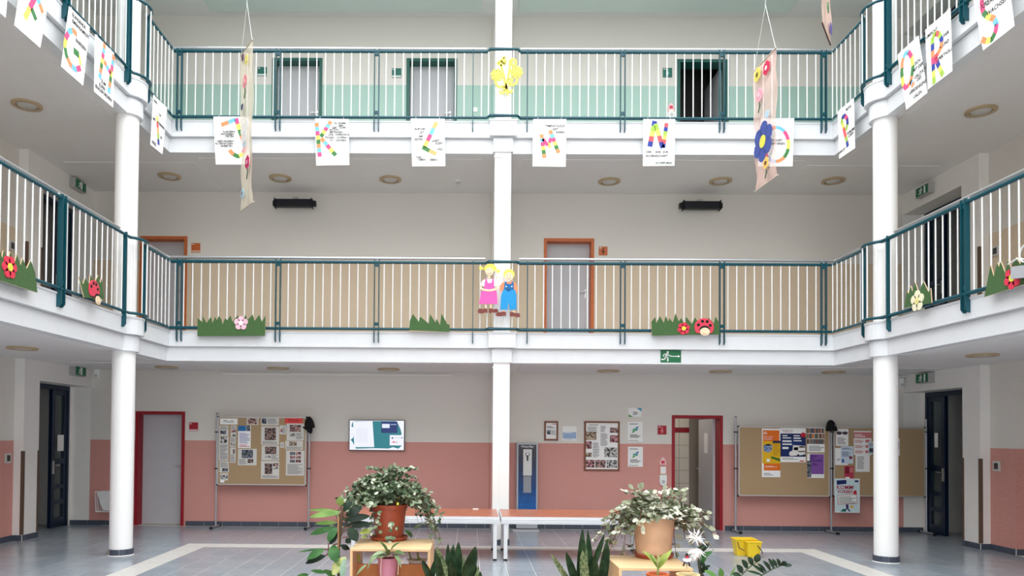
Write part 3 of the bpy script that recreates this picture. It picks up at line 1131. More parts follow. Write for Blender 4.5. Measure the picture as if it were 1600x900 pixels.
# bag dispensers
for (us, vs_, lb) in (((1030.5, 1040.5), (714.5, 725, 728, 741, 741.5, 759), 'pink and white bag dispenser strip on the ground floor wall'),
                      ((1043.5, 1053, ), (162, 171, 171.5, 176, 176, 187), 'pink and white bag dispenser strip on the upper gallery wall')):
    u0, u1 = us
    r1, r2, r3 = rect(u0, vs_[0], u1, vs_[1] + 1.5, YW), rect(u0, vs_[2], u1, vs_[3], YW), rect(u0 - .5, vs_[4], u1 + .5, vs_[5], YW)
    t = thing('bag_dispenser', lb, 'dispenser', ((r3[0] + r3[1]) / 2, YW, r3[2]), 'bag dispensers')
    xc = (r1[0] + r1[1]) / 2
    MB().prism([(r1[0], YW, r1[2]), (r1[1], YW, r1[2]), (r1[1], YW, r1[2] + .06), (xc + .02, YW, r1[3]), (xc - .02, YW, r1[3]), (r1[0], YW, r1[2] + .06)], (0, -.02, 0)).build('top_card', mat('pink_card', (240, 196, 196), .5), t)
    MB().box(xc - .03, xc + .03, YW - .022, YW - .02, r1[2] + .025, r1[2] + .075).build('red_symbol', mat('pink_red', (212, 60, 90), .5), t)
    MB().box(r2[0], r2[1], YW - .03, YW, r2[2], r2[3]).build('holder', mat('orange_edge_card', (238, 170, 150), .5), t)
    MB().box(r2[0] + .01, r2[1] - .01, YW - .032, YW - .03, r2[2] + .012, r2[3] - .012).build('holder_card', M_SIGNW, t)
    n = 10
    xc3, rr = (r3[0] + r3[1]) / 2, (r3[1] - r3[0]) / 2
    pts = [(r3[0], YW, r3[3]), (r3[1], YW, r3[3])][::-1]
    pts += [(xc3 + rr * math.cos(math.pi + math.pi * k / n), YW, r3[2] + rr + rr * math.sin(math.pi + math.pi * k / n)) for k in range(n + 1)]
    MB().prism(pts, (0, -.05, 0)).build('bin', M_SIGNW, t, bevel=.006)
    MB().prism([(xc3 + .033 * math.cos(k * math.pi / 6), YW - .05, r3[2] + rr + .01 + .033 * math.sin(k * math.pi / 6)) for k in range(12)], (0, -.004, 0)).build('bin_opening', mat('sensor_lens', (190, 190, 190), .3), t)

# ================================================================ television
x0, x1, z0, z1 = rect(545.5, 655.8, 632, 704.5, YW - .07)
t = thing('television', 'flat wall television showing a white and teal notice screen', 'television', ((x0 + x1) / 2, YW, z0))
MB().box(x0, x1, YW - .07, YW - .03, z0, z1).build('bezel', M_BLACK, t, bevel=.004)
MB().box((x0 + x1) / 2 - .2, (x0 + x1) / 2 + .2, YW - .03, YW, z0 + .12, z1 - .12).build('wall_mount', M_BLACK, t)
r = (x0 + .012, x1 - .012, z0 + .012, z1 - .012)


def screen(q, rgb, nm, e=.46, y=YW - .0705, th=.0008):
    a = lerp(r, *q)
    return MB().box(a[0], a[1], y - th, y, a[2], a[3]).build(nm, mat('screen_%d_%d_%d' % rgb, rgb, .3, emit=e), scr)


scr = MB().box(r[0], r[1], YW - .0708, YW - .07, r[2], r[3]).build('screen', mat('screen_white', (240, 242, 252), .3, emit=.46), t)
Y1 = YW - .0708
tealm = mat('screen_teal', (30, 128, 140), .3, emit=.42)
pl = [(.05, .05), (.10, .02), (.85, .01), (.89, .1), (.94, .3), (.96, .45), (.9, .6), (.98, .82), (.9, .95), (.8, .9), (.72, .95), (.45, .94), (.12, .96), (.06, .75), (.02, .66), (.07, .58), (.08, .25), (.03, .2)]
MB().prism([(r[0] + (r[1] - r[0]) * a, Y1, r[3] - (r[3] - r[2]) * b) for a, b in pl], (0, -.0008, 0)).build('teal_wash', tealm, scr)
MB().prism([(r[0] + (r[1] - r[0]) * a, Y1 - .0008, r[3] - (r[3] - r[2]) * b) for a, b in ((.06, .04), (.42, .02), (.455, .9), (.09, .91))], (0, -.0008, 0)).build('document', mat('screen_white', (240, 242, 252)), scr)
screen((.58, .03, .88, .42), (14, 44, 110), 'blue_window', y=Y1 - .0008)
screen((.595, .11, .735, .25), (225, 232, 246), 'window_picture', y=Y1 - .0017)
screen((.75, .12, .86, .14), (190, 205, 235), 'window_title', y=Y1 - .0017)
screen((.74, .49, 1.0, .84), (240, 240, 250), 'white_window', y=Y1 - .0008)
for q, c in (((.775, .56, .8, .62), (40, 60, 150)), ((.95, .56, .975, .6), (80, 90, 170)), ((.79, .7, .84, .75), (214, 120, 120)), ((.86, .72, .875, .76), (60, 60, 80)), ((.8, .575, .94, .59), (170, 175, 200))):
    screen(q, c, 'window_icon', y=Y1 - .0017)
mb = MB()
for k in range(7):
    a = lerp(r, .13 + .03 * k, .27, .133 + .03 * k, .74)
    mb.box(a[0], a[1], Y1 - .0018, Y1 - .0016, a[2], a[3])
for k in range(8):
    a = lerp(r, .12, .27 + .065 * k, .34, .274 + .065 * k)
    mb.box(a[0], a[1], Y1 - .0018, Y1 - .0016, a[2], a[3])
mb.build('document_table', mat('screen_greyblue', (196, 200, 220), .3, emit=.42), scr)

# ================================================================ water dispenser
x0, x1, z0, z1 = rect(807.5, 691.5, 840, 825, YW - .22)
z0 = .0
xc = (x0 + x1) / 2
t = thing('water_dispenser', 'tall blue water dispenser with grey frame against the pink wall', 'dispenser', (xc, YW - .1, 0))
MB().box(x0, x1, YW - .22, YW - .02, .03, z1).build('cabinet', mat('dispenser_grey', (176, 180, 188), .4), t, bevel=.006)
m = grad_mat('dispenser_blue_print', [(0, (20, 110, 190))] + [(.25 + .11 * k, (int(20 + 1 * k), int(104 - 8.2 * k), int(186 - 14.5 * k))) for k in range(11)] + [(1.6, (30, 24, 50))], noise=.12, scale=14, rough=.2)
zf0, zf1 = .28, z1 - .035
mb = MB().box(x0 + .03, x1 - .03, YW - .225, YW - .22, zf0, zf1)
mb.build('front_panel', m, t)
zt_ = on('y', 820, 702, YW - .25).z
zm = on('y', 820, 743, YW - .25).z
zl = on('y', 820, 770, YW - .25).z
MB().box(xc - .075, xc + .075, YW - .26, YW - .225, zm, zt_).build('tap_unit', mat('tap_white', (212, 212, 210), .4), t, bevel=.004)
MB().box(xc - .068, xc + .068, YW - .232, YW - .225, zl, zm).build('steel_panel', mat('grey_panel', (150, 154, 160), .5), t)
MB().lathe([(.04, .0), (.036, .03), (.015, .045)], xc, YW - .28, 16, z0=zt_ - .1).build('spout', M_STEEL, t, smooth=True)
MB().box(xc - .012, xc + .012, YW - .275, YW - .26, zt_ - .2, zt_ - .1).build('nozzle', M_BLACK, t)
text_mesh('WaterBar', .055, T_back(xc, YW - .2262, zf1 - .035), M_SIGNW, 'lettering', t)
for dx, dz, rr in ((-.1, .1, .025), (-.06, .06, .03), (-.03, .08, .022), (-.09, .17, .014)):
    pts = [(xc + dx + rr * math.cos(k * math.pi / 10), YW - .227, zf0 + dz + rr * math.sin(k * math.pi / 10)) for k in range(20)]
    MB().tube(pts, .0016, 4, closed=True).build('bubble', mat('bubble_blue', (60, 130, 190), .3), t)
MB().box(x0 - .07, x1 + .01, YW - .45, YW - .23, 0.002, .02).build('drip_mat', mat('pale_mat', (196, 198, 204), .6), t)
MB().box(x0 + .005, x1 - .005, YW - .215, YW - .03, 0, .03).build('plinth', M_BLACK, t)

# ================================================================ wire waste basket
x0, x1, z0, z1 = rect(153.5, 768, 196, 799, YW - .15)
t = thing('waste_basket', 'white wire basket with a liner on the pink wall behind the left column', 'basket', ((x0 + x1) / 2, YW, z0))
mb = MB()
ya, yb = YW - .26, YW - .015
ins = .015
for z, i_ in ((z1, 0), (z0, ins)):
    mb.tube([(x0 + i_, ya + i_, z), (x1 - i_, ya + i_, z), (x1 - i_, yb, z), (x0 + i_, yb, z)], .006, 6, closed=True)
mb.build('rim', M_BAL, t)
mb = MB()
n = 12
for k in range(n + 1):
    f_ = k / n
    xa, xb = x0 + (x1 - x0) * f_, x0 + ins + (x1 - x0 - 2 * ins) * f_
    mb.tube([(xa, ya, z1), (xb, ya + ins, z0)], .003, 5)
    if k % 2 == 0:
        yy = ya + (yb - ya) * f_
        mb.tube([(x0, yy, z1), (x0 + ins, yy, z0)], .003, 5)
        mb.tube([(x1, yy, z1), (x1 - ins, yy, z0)], .003, 5)
mb.build('wires', M_BAL, t)
mb = MB()
lin_ = [(x0 + .02, z1 + .012), (x1 - .02, z1 + .012), (x1 - .03, z0 + .02), (x0 + .14, z0 + .03), (x0 + .09, z0 + .12)]
mb.prism([(a, ya + .02, b) for a, b in lin_], (0, .2, 0))
mb.build('liner_bag', mat('white_bag', (226, 226, 226), .5, noise=.06, scale=14, bump=.3), t)

# ================================================================ pinboards on stands
M_PIN = mat('tan_pinboard_felt', (172, 146, 112), .9, noise=.03, scale=60)
YP = 12.98


def stand_post(t, u, vtop, vbot):
    p, q = on('y', u, vtop, YP), on('y', u, vbot, YP)
    MB().tube([(q.x, YP, .03), (q.x, YP, p.z)], .016, 10).build('post', M_ALU, t, smooth=True)
    MB().lathe([(.018, 0), (.018, .014)], q.x, YP, 10, z0=p.z).build('post_cap', M_BLACK, t)
    MB().box(q.x - .02, q.x + .02, YP - .24, YP + .2, .012, .04).build('foot', M_ALU, t, bevel=.005)
    for yy in (YP - .24, YP + .17):
        MB().box(q.x - .022, q.x + .022, yy - .012, yy + .03, 0, .042).build('foot_cap', M_BLACK, t)
    for z in (on('y', u, 675, YP).z, on('y', u, 732, YP).z):
        MB().box(q.x - .032, q.x + .032, YP - .025, YP + .02, z - .01, z + .01).build('clamp', M_BLACK, t)
    return q.x


def pinboard(px, posts, label, shared=()):
    x0, x1, z0, z1 = rect(*px, YP)
    t = thing('pinboard', label, 'pinboard', ((x0 + x1) / 2, YP, 0), 'pinboards on stands')
    MB().box(x0 + .015, x1 - .015, YP - .012, YP + .012, z0 + .015, z1 - .015).build('felt_panel', M_PIN, t)
    mb = MB()
    mb.box(x0, x1, YP - .018, YP + .018, z1 - .018, z1)
    mb.box(x0, x1, YP - .018, YP + .018, z0, z0 + .018)
    mb.box(x0, x0 + .018, YP - .018, YP + .018, z0 + .018, z1 - .018)
    mb.box(x1 - .018, x1, YP - .018, YP + .018, z0 + .018, z1 - .018)
    mb.build('frame', mat('board_frame_alu', (198, 198, 196), .4, metal=.3), t)
    for x in (x0, x1):
        for z in (z0, z1):
            MB().box(x - .012, x + .012, YP - .021, YP + .021, z - .012, z + .012).build('corner_cap', M_BLACK, t, bevel=.003)
    for u, a, b in posts:
        stand_post(t, u, a, b)
    return t


pinboard((341, 650.8, 478, 758.5), ((337, 646.5, 822), (481.8, 652, 824)), 'tan pinboard of newspaper cuttings on a stand beside the television')
pinboard((1153.5, 666, 1296, 776), ((1149.5, 652, 828),), 'tan pinboard with an orange poster right of the open red-framed door')
pinboard((1302, 667, 1445, 776.5), ((1298.8, 668, 829), (1447.5, 655, 832)), 'tan pinboard with white notices behind the right round column')


def paper(px, label, content=None, m=None, y=None, name='notice', cat='notice', group=None, yoff=0.0):
    yy = YP - .0125 - yoff if y is None else y
    r = rect(*px, yy)
    t = thing(name, label, cat, ((r[0] + r[1]) / 2, yy, r[2]), group)
    MB().box(r[0], r[1], yy - .0015, yy, r[2], r[3]).build('sheet', m or M_PAPER, t)
    if content:
        content(t, r, yy - .0016)
    return t


M_NEWS = mat('newsprint', (214, 212, 206), .8)


def news(*blocks):
    def f(t, r, y):
        for b in blocks:
            q, k = b[:4], b[4]
            if k >= 10:
                print_lines(t, *lerp(r, *q), y, k - 10 + 2, seed=k)
            else:
                photo(t, *lerp(r, *q), y, k)
    return f


def c1(x0, y0, x1, y1):
    return (320 + x0 / 4.5, 630 + y0 / 4.5, 320 + x1 / 4.5, 630 + y1 / 4.5)


G1 = 'cuttings on the left pinboard'


def musik(px, m, lb, ink):
    def f(t, r, y):
        text_mesh('Musik', .078, T_back((r[0] + r[1]) / 2, y - .001, (r[2] + r[3]) / 2), ink, 'lettering', t)
    paper(px, lb, f, m, name='header_card', cat='sign')


musik(c1(107, 107, 230, 150), M_PAPER, 'white header card reading Musik on the left pinboard', mat('musik_ink', (110, 104, 96), .7))
musik(c1(564, 100, 687, 143), mat('red_card', (226, 70, 66), .6), 'red header card reading Musik on the left pinboard', mat('musik_ink_red', (120, 30, 30), .7))
for px, lb, ct in (
    ((296, 101, 377, 153), 'small cutting with a dark photo at the top middle of the Musik board', news((.1, .1, .85, .9, 1), (.86, .1, .96, .9, 14))),
    ((396, 101, 521, 156), 'wide newspaper cutting at the top of the Musik board', news((.04, .1, .3, .8, 2), (.36, .1, .95, .85, 16))),
    ((103, 157, 166, 229), 'narrow cutting under the white Musik card', news((.1, .5, .75, .85, 2), (.1, .08, .9, .42, 14))),
    ((102, 231, 165, 405), 'tall cutting with a group photo at the left edge of the Musik board', news((.15, .02, .85, .28, 4), (.1, .34, .92, .97, 28))),
    ((104, 409, 168, 487), 'small cutting with a corner photo low on the left of the Musik board', news((.3, .62, .9, .92, 2), (.1, .08, .92, .55, 14))),
    ((107, 493, 163, 543), 'black silhouette picture at the lower left of the Musik board', news((.05, .25, .95, .8, 4))),
    ((182, 157, 222, 236), 'slim cutting left of the blue-headed notice', news((.1, .4, .95, .62, 5), (.1, .05, .9, .36, 14), (.35, .78, .9, .95, 2))),
    ((178, 239, 218, 309), 'slim cutting under another one on the Musik board', news((.1, .6, .95, .9, 4), (.1, .08, .9, .5, 14))),
    ((178, 313, 217, 419), 'slim cutting with a small dark photo on the Musik board', news((.5, .1, .85, .4, 0), (.1, .45, .9, .95, 18))),
    ((234, 320, 364, 437), 'wide cutting with two figures in the lower middle of the Musik board', news((.2, .06, .8, .56, 2), (.52, .62, .82, .86, 0), (.06, .62, .48, .95, 16))),
    ((397, 162, 522, 293), 'cutting with a guitarist photo in the centre of the Musik board', news((.2, .08, .82, .75, 0), (.06, .8, .9, .96, 14))),
    ((400, 297, 522, 402), 'cutting with a pianist photo below the guitarist cutting', news((.2, .08, .84, .58, 0), (.2, .7, .52, .84, 4), (.56, .62, .95, .94, 15))),
    ((396, 406, 522, 532), 'cutting with a portrait photo, lowest in the middle of the Musik board', news((.2, .14, .62, .74, 0), (.66, .12, .95, .3, 1), (.66, .34, .95, .46, 4), (.08, .8, .94, .95, 14))),
    ((527, 156, 572, 219), 'small pale cutting between the centre cuttings and the red card', news((.1, .4, .45, .75, 5), (.5, .1, .9, .9, 16))),
    ((531, 275, 558, 313), 'tiny pale slip pinned on the Musik board', news((.2, .2, .8, .8, 13))),
    ((576, 142, 696, 262), 'cutting with a crowd photo under the red Musik card', news((.18, .08, .82, .5, 1), (.2, .58, .5, .76, 4), (.54, .56, .95, .94, 16))),
    ((566, 264, 690, 327), 'low wide cutting under the crowd photo cutting', news((.22, .1, .65, .55, 3), (.05, .64, .95, .94, 13))),
    ((572, 332, 697, 509), 'tall sheet with six small pictures at the right of the Musik board', news((.22, .06, .5, .18, 2), (.54, .06, .82, .18, 5), (.22, .22, .5, .33, 5), (.54, .22, .82, .33, 1), (.22, .37, .5, .48, 2), (.54, .37, .82, .48, 5), (.08, .54, .92, .95, 24)))):
    paper(c1(*px), lb, ct, M_NEWS, group=G1)
paper(c1(109, 540, 137, 557), 'tiny white slip at the bottom left of the Musik board', None, group=G1, yoff=.002)


def bluehead(t, r, y):
    a = lerp(r, 0, 0, .62, .24)
    MB().box(a[0], a[1], y - .001, y, a[2], a[3]).build('blue_header', mat('blue_print', (36, 110, 170), .6), t)
    photo(t, *lerp(r, .64, .0, .95, .24), y, 2)
    print_lines(t, *lerp(r, .1, .32, .92, .8), y, 9, mat('purple_text', (130, 130, 190), .7))
    print_lines(t, *lerp(r, .1, .84, .95, .96), y, 2, mat('red_text', (200, 90, 100), .7))


paper(c1(235, 158, 322, 315), 'white notice with a blue header on the Musik board', bluehead, group=G1)


def c2(x0, y0, x1, y1):
    return (1140 + x0 / 6.43, 640 + y0 / 6.43, 1140 + x1 / 6.43, 640 + y1 / 6.43)


def block(t, r, q, y, m, nm='print_block', k=0):
    a = lerp(r, *q)
    return MB().box(a[0], a[1], y - .0008 - .0004 * k, y, a[2], a[3]).build(nm, m, t)


def olymp(t, r, y):
    org = mat('poster_orange', (226, 110, 24), .6)
    yel = mat('poster_yellow', (226, 178, 20), .6)
    block(t, r, (.05, .035, .95, .26), y, org)
    block(t, r, (.02, .26, 1, .72), y, yel)
    block(t, r, (.1, .72, 1, .865), y, org)
    x0, x1, z0, z1 = r
    w, h = x1 - x0, z1 - z0
    text_mesh('65.', .062, T_back(x0 + w * .08, y - .0015, z1 - h * .095), M_SIGNW, 'lettering', t, 'LEFT', bold=.001)
    text_mesh('Mathematik-', .034, T_back(x0 + w * .08, y - .0015, z1 - h * .17), M_SIGNW, 'lettering', t, 'LEFT')
    text_mesh('Olympiade', .034, T_back(x0 + w * .08, y - .0015, z1 - h * .215), M_SIGNW, 'lettering', t, 'LEFT')
    block(t, r, (.58, .25, 1, .30), y, mat('dark_label', (40, 44, 70), .6), k=2)
    # dice picture
    P_ = lambda a, b: (x0 + w * a, y - .0009, z1 - h * b)
    MB().prism([P_(.08, .34), (P_(.34, .315)), P_(.57, .335), P_(.36, .36)], (0, -.0008, 0)).build('dice_top', M_INK, t)
    MB().prism([P_(.08, .34), P_(.36, .36), P_(.36, .50), P_(.1, .46)], (0, -.0008, 0)).build('dice_side', mat('dice_blue', (120, 150, 200), .6), t)
    MB().prism([P_(.36, .36), P_(.57, .335), P_(.55, .45), P_(.36, .50)], (0, -.0008, 0)).build('dice_side', mat('dice_grey', (150, 156, 176), .6), t)
    for a, b in ((.16, .38), (.27, .41), (.18, .44), (.42, .40), (.5, .42)):
        MB().prism([P_(a - .03, b - .012), P_(a + .03, b - .012), P_(a + .03, b + .012), P_(a - .03, b + .012)], (0, -.0014, 0)).build('dice_spot', mat('dark_label', (40, 44, 70), .6), t)
    MB().prism([P_(.5, .57), P_(1, .625), P_(1, .68), P_(.5, .61)], (0, -.0012, 0)).build('green_ribbon', mat('green_ribbon', (40, 110, 36), .6), t)
    MB().prism([P_(.34 + .1 * math.cos(k * .524), .655 + .035 * math.sin(k * .524)) for k in range(12)], (0, -.0012, 0)).build('seal', M_SIGNW, t)
    print_lines(t, *lerp(r, .18, .77, .8, .8), y - .001, 2, M_SIGNW)
    print_lines(t, *lerp(r, .1, .91, .6, .97), y, 2)
    print_lines(t, *lerp(r, .6, .3, .95, .55), y - .0009, 9, mat('yellow_ink', (190, 140, 10), .6))


def kinder(t, r, y):
    block(t, r, (0, .16, 1, .84), y, mat('poster_navy', (16, 40, 100), .6, noise=.4, scale=5))
    x0, x1, z0, z1 = r
    w, h = x1 - x0, z1 - z0
    text_mesh('Kinder Uni', .043, T_back(x0 + w * .06, y - .001, z1 - h * .065), mat('uni_ink', (40, 60, 80), .6), 'lettering', t, 'LEFT')
    print_lines(t, *lerp(r, .1, .1, .6, .13), y, 1, mat('red_text', (200, 90, 100), .7))
    rr = random.Random(3)
    for k, b in enumerate((.21, .275, .36, .455, .555)):
        block(t, r, (.08, b, .08 + (.2, .34, .36, .38, .24)[k], b + (.03, .03, .05, .04, .06)[k]), y, M_SIGNW, 'text_bubble', 2)
    for k, b in enumerate((.21, .275, .355)):
        block(t, r, (.52, b, .52 + .24 + .04 * k, b + (.03, .04, .03)[k]), y, M_SIGNW, 'text_bubble', 2)
    P_ = lambda a, b: (x0 + w * a, y - .001, z1 - h * b)
    MB().prism([P_(.9 + .1 * math.cos(k * .5236), .2 + .075 * math.sin(k * .5236)) for k in range(12)], (0, -.001, 0)).build('red_badge', mat('badge_red', (196, 30, 50), .6), t)
    van = mat('van_white', (235, 232, 230), .6)
    MB().prism([P_(.34, .77), P_(.36, .7), P_(.48, .66), P_(.5, .5), P_(.98, .52), P_(.98, .78), P_(.4, .82)], (0, -.001, 0)).build('van_drawing', van, t)
    block(t, r, (.74, .53, .97, .57), y, mat('van_orange', (222, 110, 50), .6), k=3)
    block(t, r, (.7, .67, .97, .7), y, mat('van_orange', (222, 110, 50), .6), k=3)
    block(t, r, (.53, .56, .7, .65), y, mat('van_glass', (90, 120, 160), .6), k=3)
    for a in (.7, .93):
        MB().prism([P_(a + .045 * math.cos(k * .628), .8 + .035 * math.sin(k * .628)) for k in range(10)], (0, -.0016, 0)).build('van_wheel', M_INK, t)
    print_lines(t, *lerp(r, .06, .87, .7, .93), y, 2)
    block(t, r, (.76, .95, .93, .98), y, mat('badge_red', (196, 30, 50), .6))


def books(t, r, y):
    rr = random.Random(8)
    for row in range(3):
        x = 0.0
        while x < .97:
            w_ = rr.uniform(.03, .08)
            c = rr.choice([(120, 40, 36), (60, 80, 60), (170, 150, 120), (50, 60, 90), (196, 120, 60), (90, 70, 60), (30, 30, 34)])
            block(t, r, (x, .02 + row * .22, min(x + w_ - .006, 1), .22 + row * .22), y, mat('bookprint_%d_%d_%d' % c, c, .7), 'book_spine_print')
            x += w_
    print_lines(t, *lerp(r, .1, .72, .95, .95), y, 4)


def fliedner(t, r, y):
    x0, x1, z0, z1 = r
    w, h = x1 - x0, z1 - z0
    block(t, r, (.16, .02, .98, .84), y, mat('poster_violet', (128, 80, 160), .6))
    photo(t, *lerp(r, .0, .3, .24, .98), y - .001, 2)
    for k, s_ in enumerate(('NEUE', 'MIT', 'FLIEDNER')):
        text_mesh(s_, .047, T_back(x0 + w * .16, y - .0016, z1 - h * (.1 + .095 * k)), mat('violet_ink', (50, 24, 110), .6), 'lettering', t, 'LEFT', bold=.001)
    print_lines(t, *lerp(r, .3, .38, .62, .5), y - .001, 3, mat('violet_ink', (50, 24, 110), .6))
    block(t, r, (.34, .86, 1, 1), y, M_SIGNW, k=2)


G2 = 'notices on the right pinboards'
paper(c2(325, 190, 509, 679), 'tall orange and yellow mathematics poster with a dice picture', olymp, name='poster', cat='poster', group=G2)
paper(c2(510, 185, 764, 529), 'navy children lecture poster with a drawn van', kinder, name='poster', cat='poster', group=G2)
paper(c2(778, 182, 955, 430), 'sheet with a photo of bookshelves above white text', books, name='poster', cat='poster', group=G2)
paper(c2(778, 442, 950, 688), 'violet poster with dark lettering under the bookshelf sheet', fliedner, name='poster', cat='poster', group=G2)


def c3_(x0, y0, x1, y1):
    return (1270 + x0 / 4.5, 640 + y0 / 4.5, 1270 + x1 / 4.5, 640 + y1 / 4.5)


def cars(t, r, y):
    for a in (.08, .55):
        x0, x1, z0, z1 = r
        w, h = x1 - x0, z1 - z0
        xc, zc = x0 + w * (a + .18), z1 - h * .25
        MB().prism([(xc + .05 * math.cos(k * .5), y, zc + .028 * math.sin(k * .5)) for k in range(12)], (0, -.001, 0)).build('dark_oval_print', mat('plum_print', (70, 50, 64), .6), t)
    print_lines(t, *lerp(r, .12, .5, .8, .92), y, 6)


def redhead(t, r, y):
    block(t, r, (.0, .05, 1, .3), y, mat('pink_print', (206, 120, 124), .6))
    print_lines(t, *lerp(r, .05, .12, .65, .26), y - .001, 2, M_SIGNW)
    for k in range(3):
        print_lines(t, *lerp(r, .06, .36 + k * .22, .6, .5 + k * .22), y, 4, mat('red_text', (200, 90, 100), .7))
        block(t, r, (.66, .36 + k * .22, .9, .48 + k * .22), y, mat('pink_print', (206, 120, 124), .6))


def bluecard(t, r, y):
    print_lines(t, *lerp(r, .08, .08, .92, .2), y, 2, mat('blue_text', (60, 80, 140), .6))
    print_lines(t, *lerp(r, .08, .3, .8, .6), y, 5, mat('blue_text', (60, 80, 140), .6))
    block(t, r, (.68, .58, .92, .74), y, mat('maroon_print', (130, 50, 70), .6))
    block(t, r, (.08, .74, .26, .94), y, mat('blue_print2', (50, 90, 170), .6))


def komm(t, r, y):
    x0, x1, z0, z1 = r
    w, h = x1 - x0, z1 - z0
    block(t, r, (.02, .015, .98, .99), y, mat('poster_mint', (206, 228, 232), .6))
    P_ = lambda a, b: (x0 + w * a, y - .001, z1 - h * b)
    MB().prism([P_(.07, .06), P_(.46, .04), P_(.47, .155), P_(.08, .185)], (0, -.001, 0)).build('navy_bubble', mat('navy_print', (26, 36, 100), .6), t)
    block(t, r, (.8, .05, .95, .105), y, mat('navy_print', (26, 36, 100), .6), k=2)
    red = mat('komm_red', (176, 24, 58), .6)
    text_mesh('KOMM!', .098, T_back(x0 + w * .07, y - .002, z1 - h * .265), red, 'lettering', t, 'LEFT', .95, bold=.002)
    text_mesh('VORBEI!', .08, T_back(x0 + w * .1, y - .002, z1 - h * .39), red, 'lettering', t, 'LEFT', .92, bold=.002)
    MB().prism([P_(.74, .45), P_(.74, .38), P_(.84, .33), P_(.88, .4), P_(.88, .46)], (0, -.0012, 0)).build('red_hand', mat('red_hand', (206, 30, 50), .6), t)
    MB().prism([P_(.1, .49), P_(.88, .46), P_(.9, .74), P_(.13, .77)], (0, -.001, 0)).build('note_border', red, t)
    MB().prism([P_(.12, .5), P_(.865, .475), P_(.88, .73), P_(.15, .755)], (0, -.0014, 0)).build('note_field', M_SIGNW, t)
    print_lines(t, *lerp(r, .17, .52, .84, .74), y - .002, 6, M_INK, hh=.35)
    fig = MB()
    for a, b, wd in (((.49, .76), (.5, .86), .05), ((.5, .86), (.6, .97), .03), ((.5, .86), (.42, .92), .03)):
        pa, pb = Vector(P_(*a)), Vector(P_(*b))
        n = Vector((wd * w, 0, 0))
        fig.prism([pa - n, pa + n, pb + n, pb - n], (0, -.0014, 0))
    fig.build('running_figure', mat('figure_purple', (56, 36, 96), .6), t)
    MB().prism([P_(.22, .97), P_(.34, .88), (P_(.46, .92)), P_(.44, .97)], (0, -.0012, 0)).build('teal_shape', mat('teal_print', (10, 110, 100), .6), t)
    MB().prism([P_(.6, .8), P_(.72, .78), P_(.76, .85), P_(.64, .87)], (0, -.0012, 0)).build('yellow_shape', mat('ochre_print', (226, 180, 80), .6), t)


paper(c3_(162, 135, 250, 255), 'white notice with two dark ovals at the top of the far right pinboard', cars, group=G2)
paper(c3_(156, 270, 245, 390), 'blank white sheet partly under a pale blue notice', news((.15, .6, .4, .75, 12)), group=G2)
paper(c3_(197, 257, 284, 380), 'pale blue notice overlapping a blank white sheet', bluecard, mat('paleblue_paper', (206, 220, 232), .7), group=G2, yoff=.003)
paper(c3_(288, 150, 412, 320), 'white notice with a pink heading left of the right round column', redhead, group=G2)
paper(c3_(390, 225, 437, 313), 'small pale card with a round stamp over the pink-headed notice', news((.15, .5, .85, .9, 2), (.1, .1, .9, .4, 13)), mat('paleblue_paper', (206, 220, 232), .7), group=G2, yoff=.003)
paper(c3_(300, 312, 400, 438), 'white text sheet hanging below the pink-headed notice', news((.12, .12, .6, .85, 20)), group=G2, yoff=.002)
paper(c3_(222, 397, 288, 486), 'small crimson leaflet above the KOMM VORBEI poster', lambda t, r, y: (block(t, r, (.08, .06, .5, .6), y, mat('crimson_dark', (130, 20, 50), .6)), block(t, r, (.55, .1, .95, .5), y, mat('pink_print', (206, 120, 124), .6)), block(t, r, (.1, .86, .55, 1), y, M_SIGNW)), mat('crimson', (186, 60, 84), .6), group=G2, yoff=.004)
paper(c3_(154, 484, 330, 725), 'pale blue poster reading KOMM VORBEI hanging below the pinboard edge', komm, name='poster', cat='poster', y=YP - .022, group=G2)
paper((1398, 685, 1406, 712), 'white slip just right of the right round column', news((.2, .2, .8, .6, 0)), group=G2)


# black caps hung on the stand posts
def cap(u, v, r0, label, logo):
    p = on('y', u, v, YP - .05)
    t = thing('baseball_cap', label, 'cap', (p.x, YP - .05, p.z - r0), 'black caps on the pinboard stands')
    m = mat('black_cloth', (14, 14, 17), .9)
    mb = MB()
    n, k = 16, 8
    vs, fs = [], []
    for i in range(k + 1):
        f_ = i / k
        rr = r0 * .98 * math.sqrt(max(0, 1 - (f_ * .98) ** 2.2)) + .004
        for j in range(n):
            a = 2 * math.pi * j / n
            vs.append((p.x + rr * math.cos(a) * .72 + .02 * (1 - f_), YP - .07 + rr * math.sin(a) * .8, p.z - r0 * .7 + f_ * r0 * 1.6))
    for i in range(k):
        fs += [(i * n + j, i * n + (j + 1) % n, (i + 1) * n + (j + 1) % n, (i + 1) * n + j) for j in range(n)]
    fs.append(tuple(range(n))[::-1])
    fs.append(tuple(range(k * n, k * n + n)))
    mb.add(vs, fs)
    mb.build('crown', m, t, smooth=True)
    z = p.z - r0 * .75
    pts = []
    if logo:
        for j in range(12):
            a = math.pi + math.pi * j / 11
            pts.append((p.x + .02 + r0 * .74 * math.cos(a), YP - .07 + r0 * 1.25 * math.sin(a), z + .01))
        MB().prism(pts, (0, 0, .012)).build('brim', m, t)
        MB().box(p.x + .02, p.x + .05, YP - .185, YP - .175, p.z - .0, p.z + .035).build('emblem', mat('emblem_grey', (130, 130, 135), .7), t)
    else:
        MB().prism([(p.x - .11, YP - .13, z + .02), (p.x + .08, YP - .13, z + .05), (p.x + .06, YP - .11, z - .07), (p.x + .03, YP - .1, z - .1), (p.x - .03, YP - .11, z - .04)], (0, .05, 0)).build('brim', m, t)


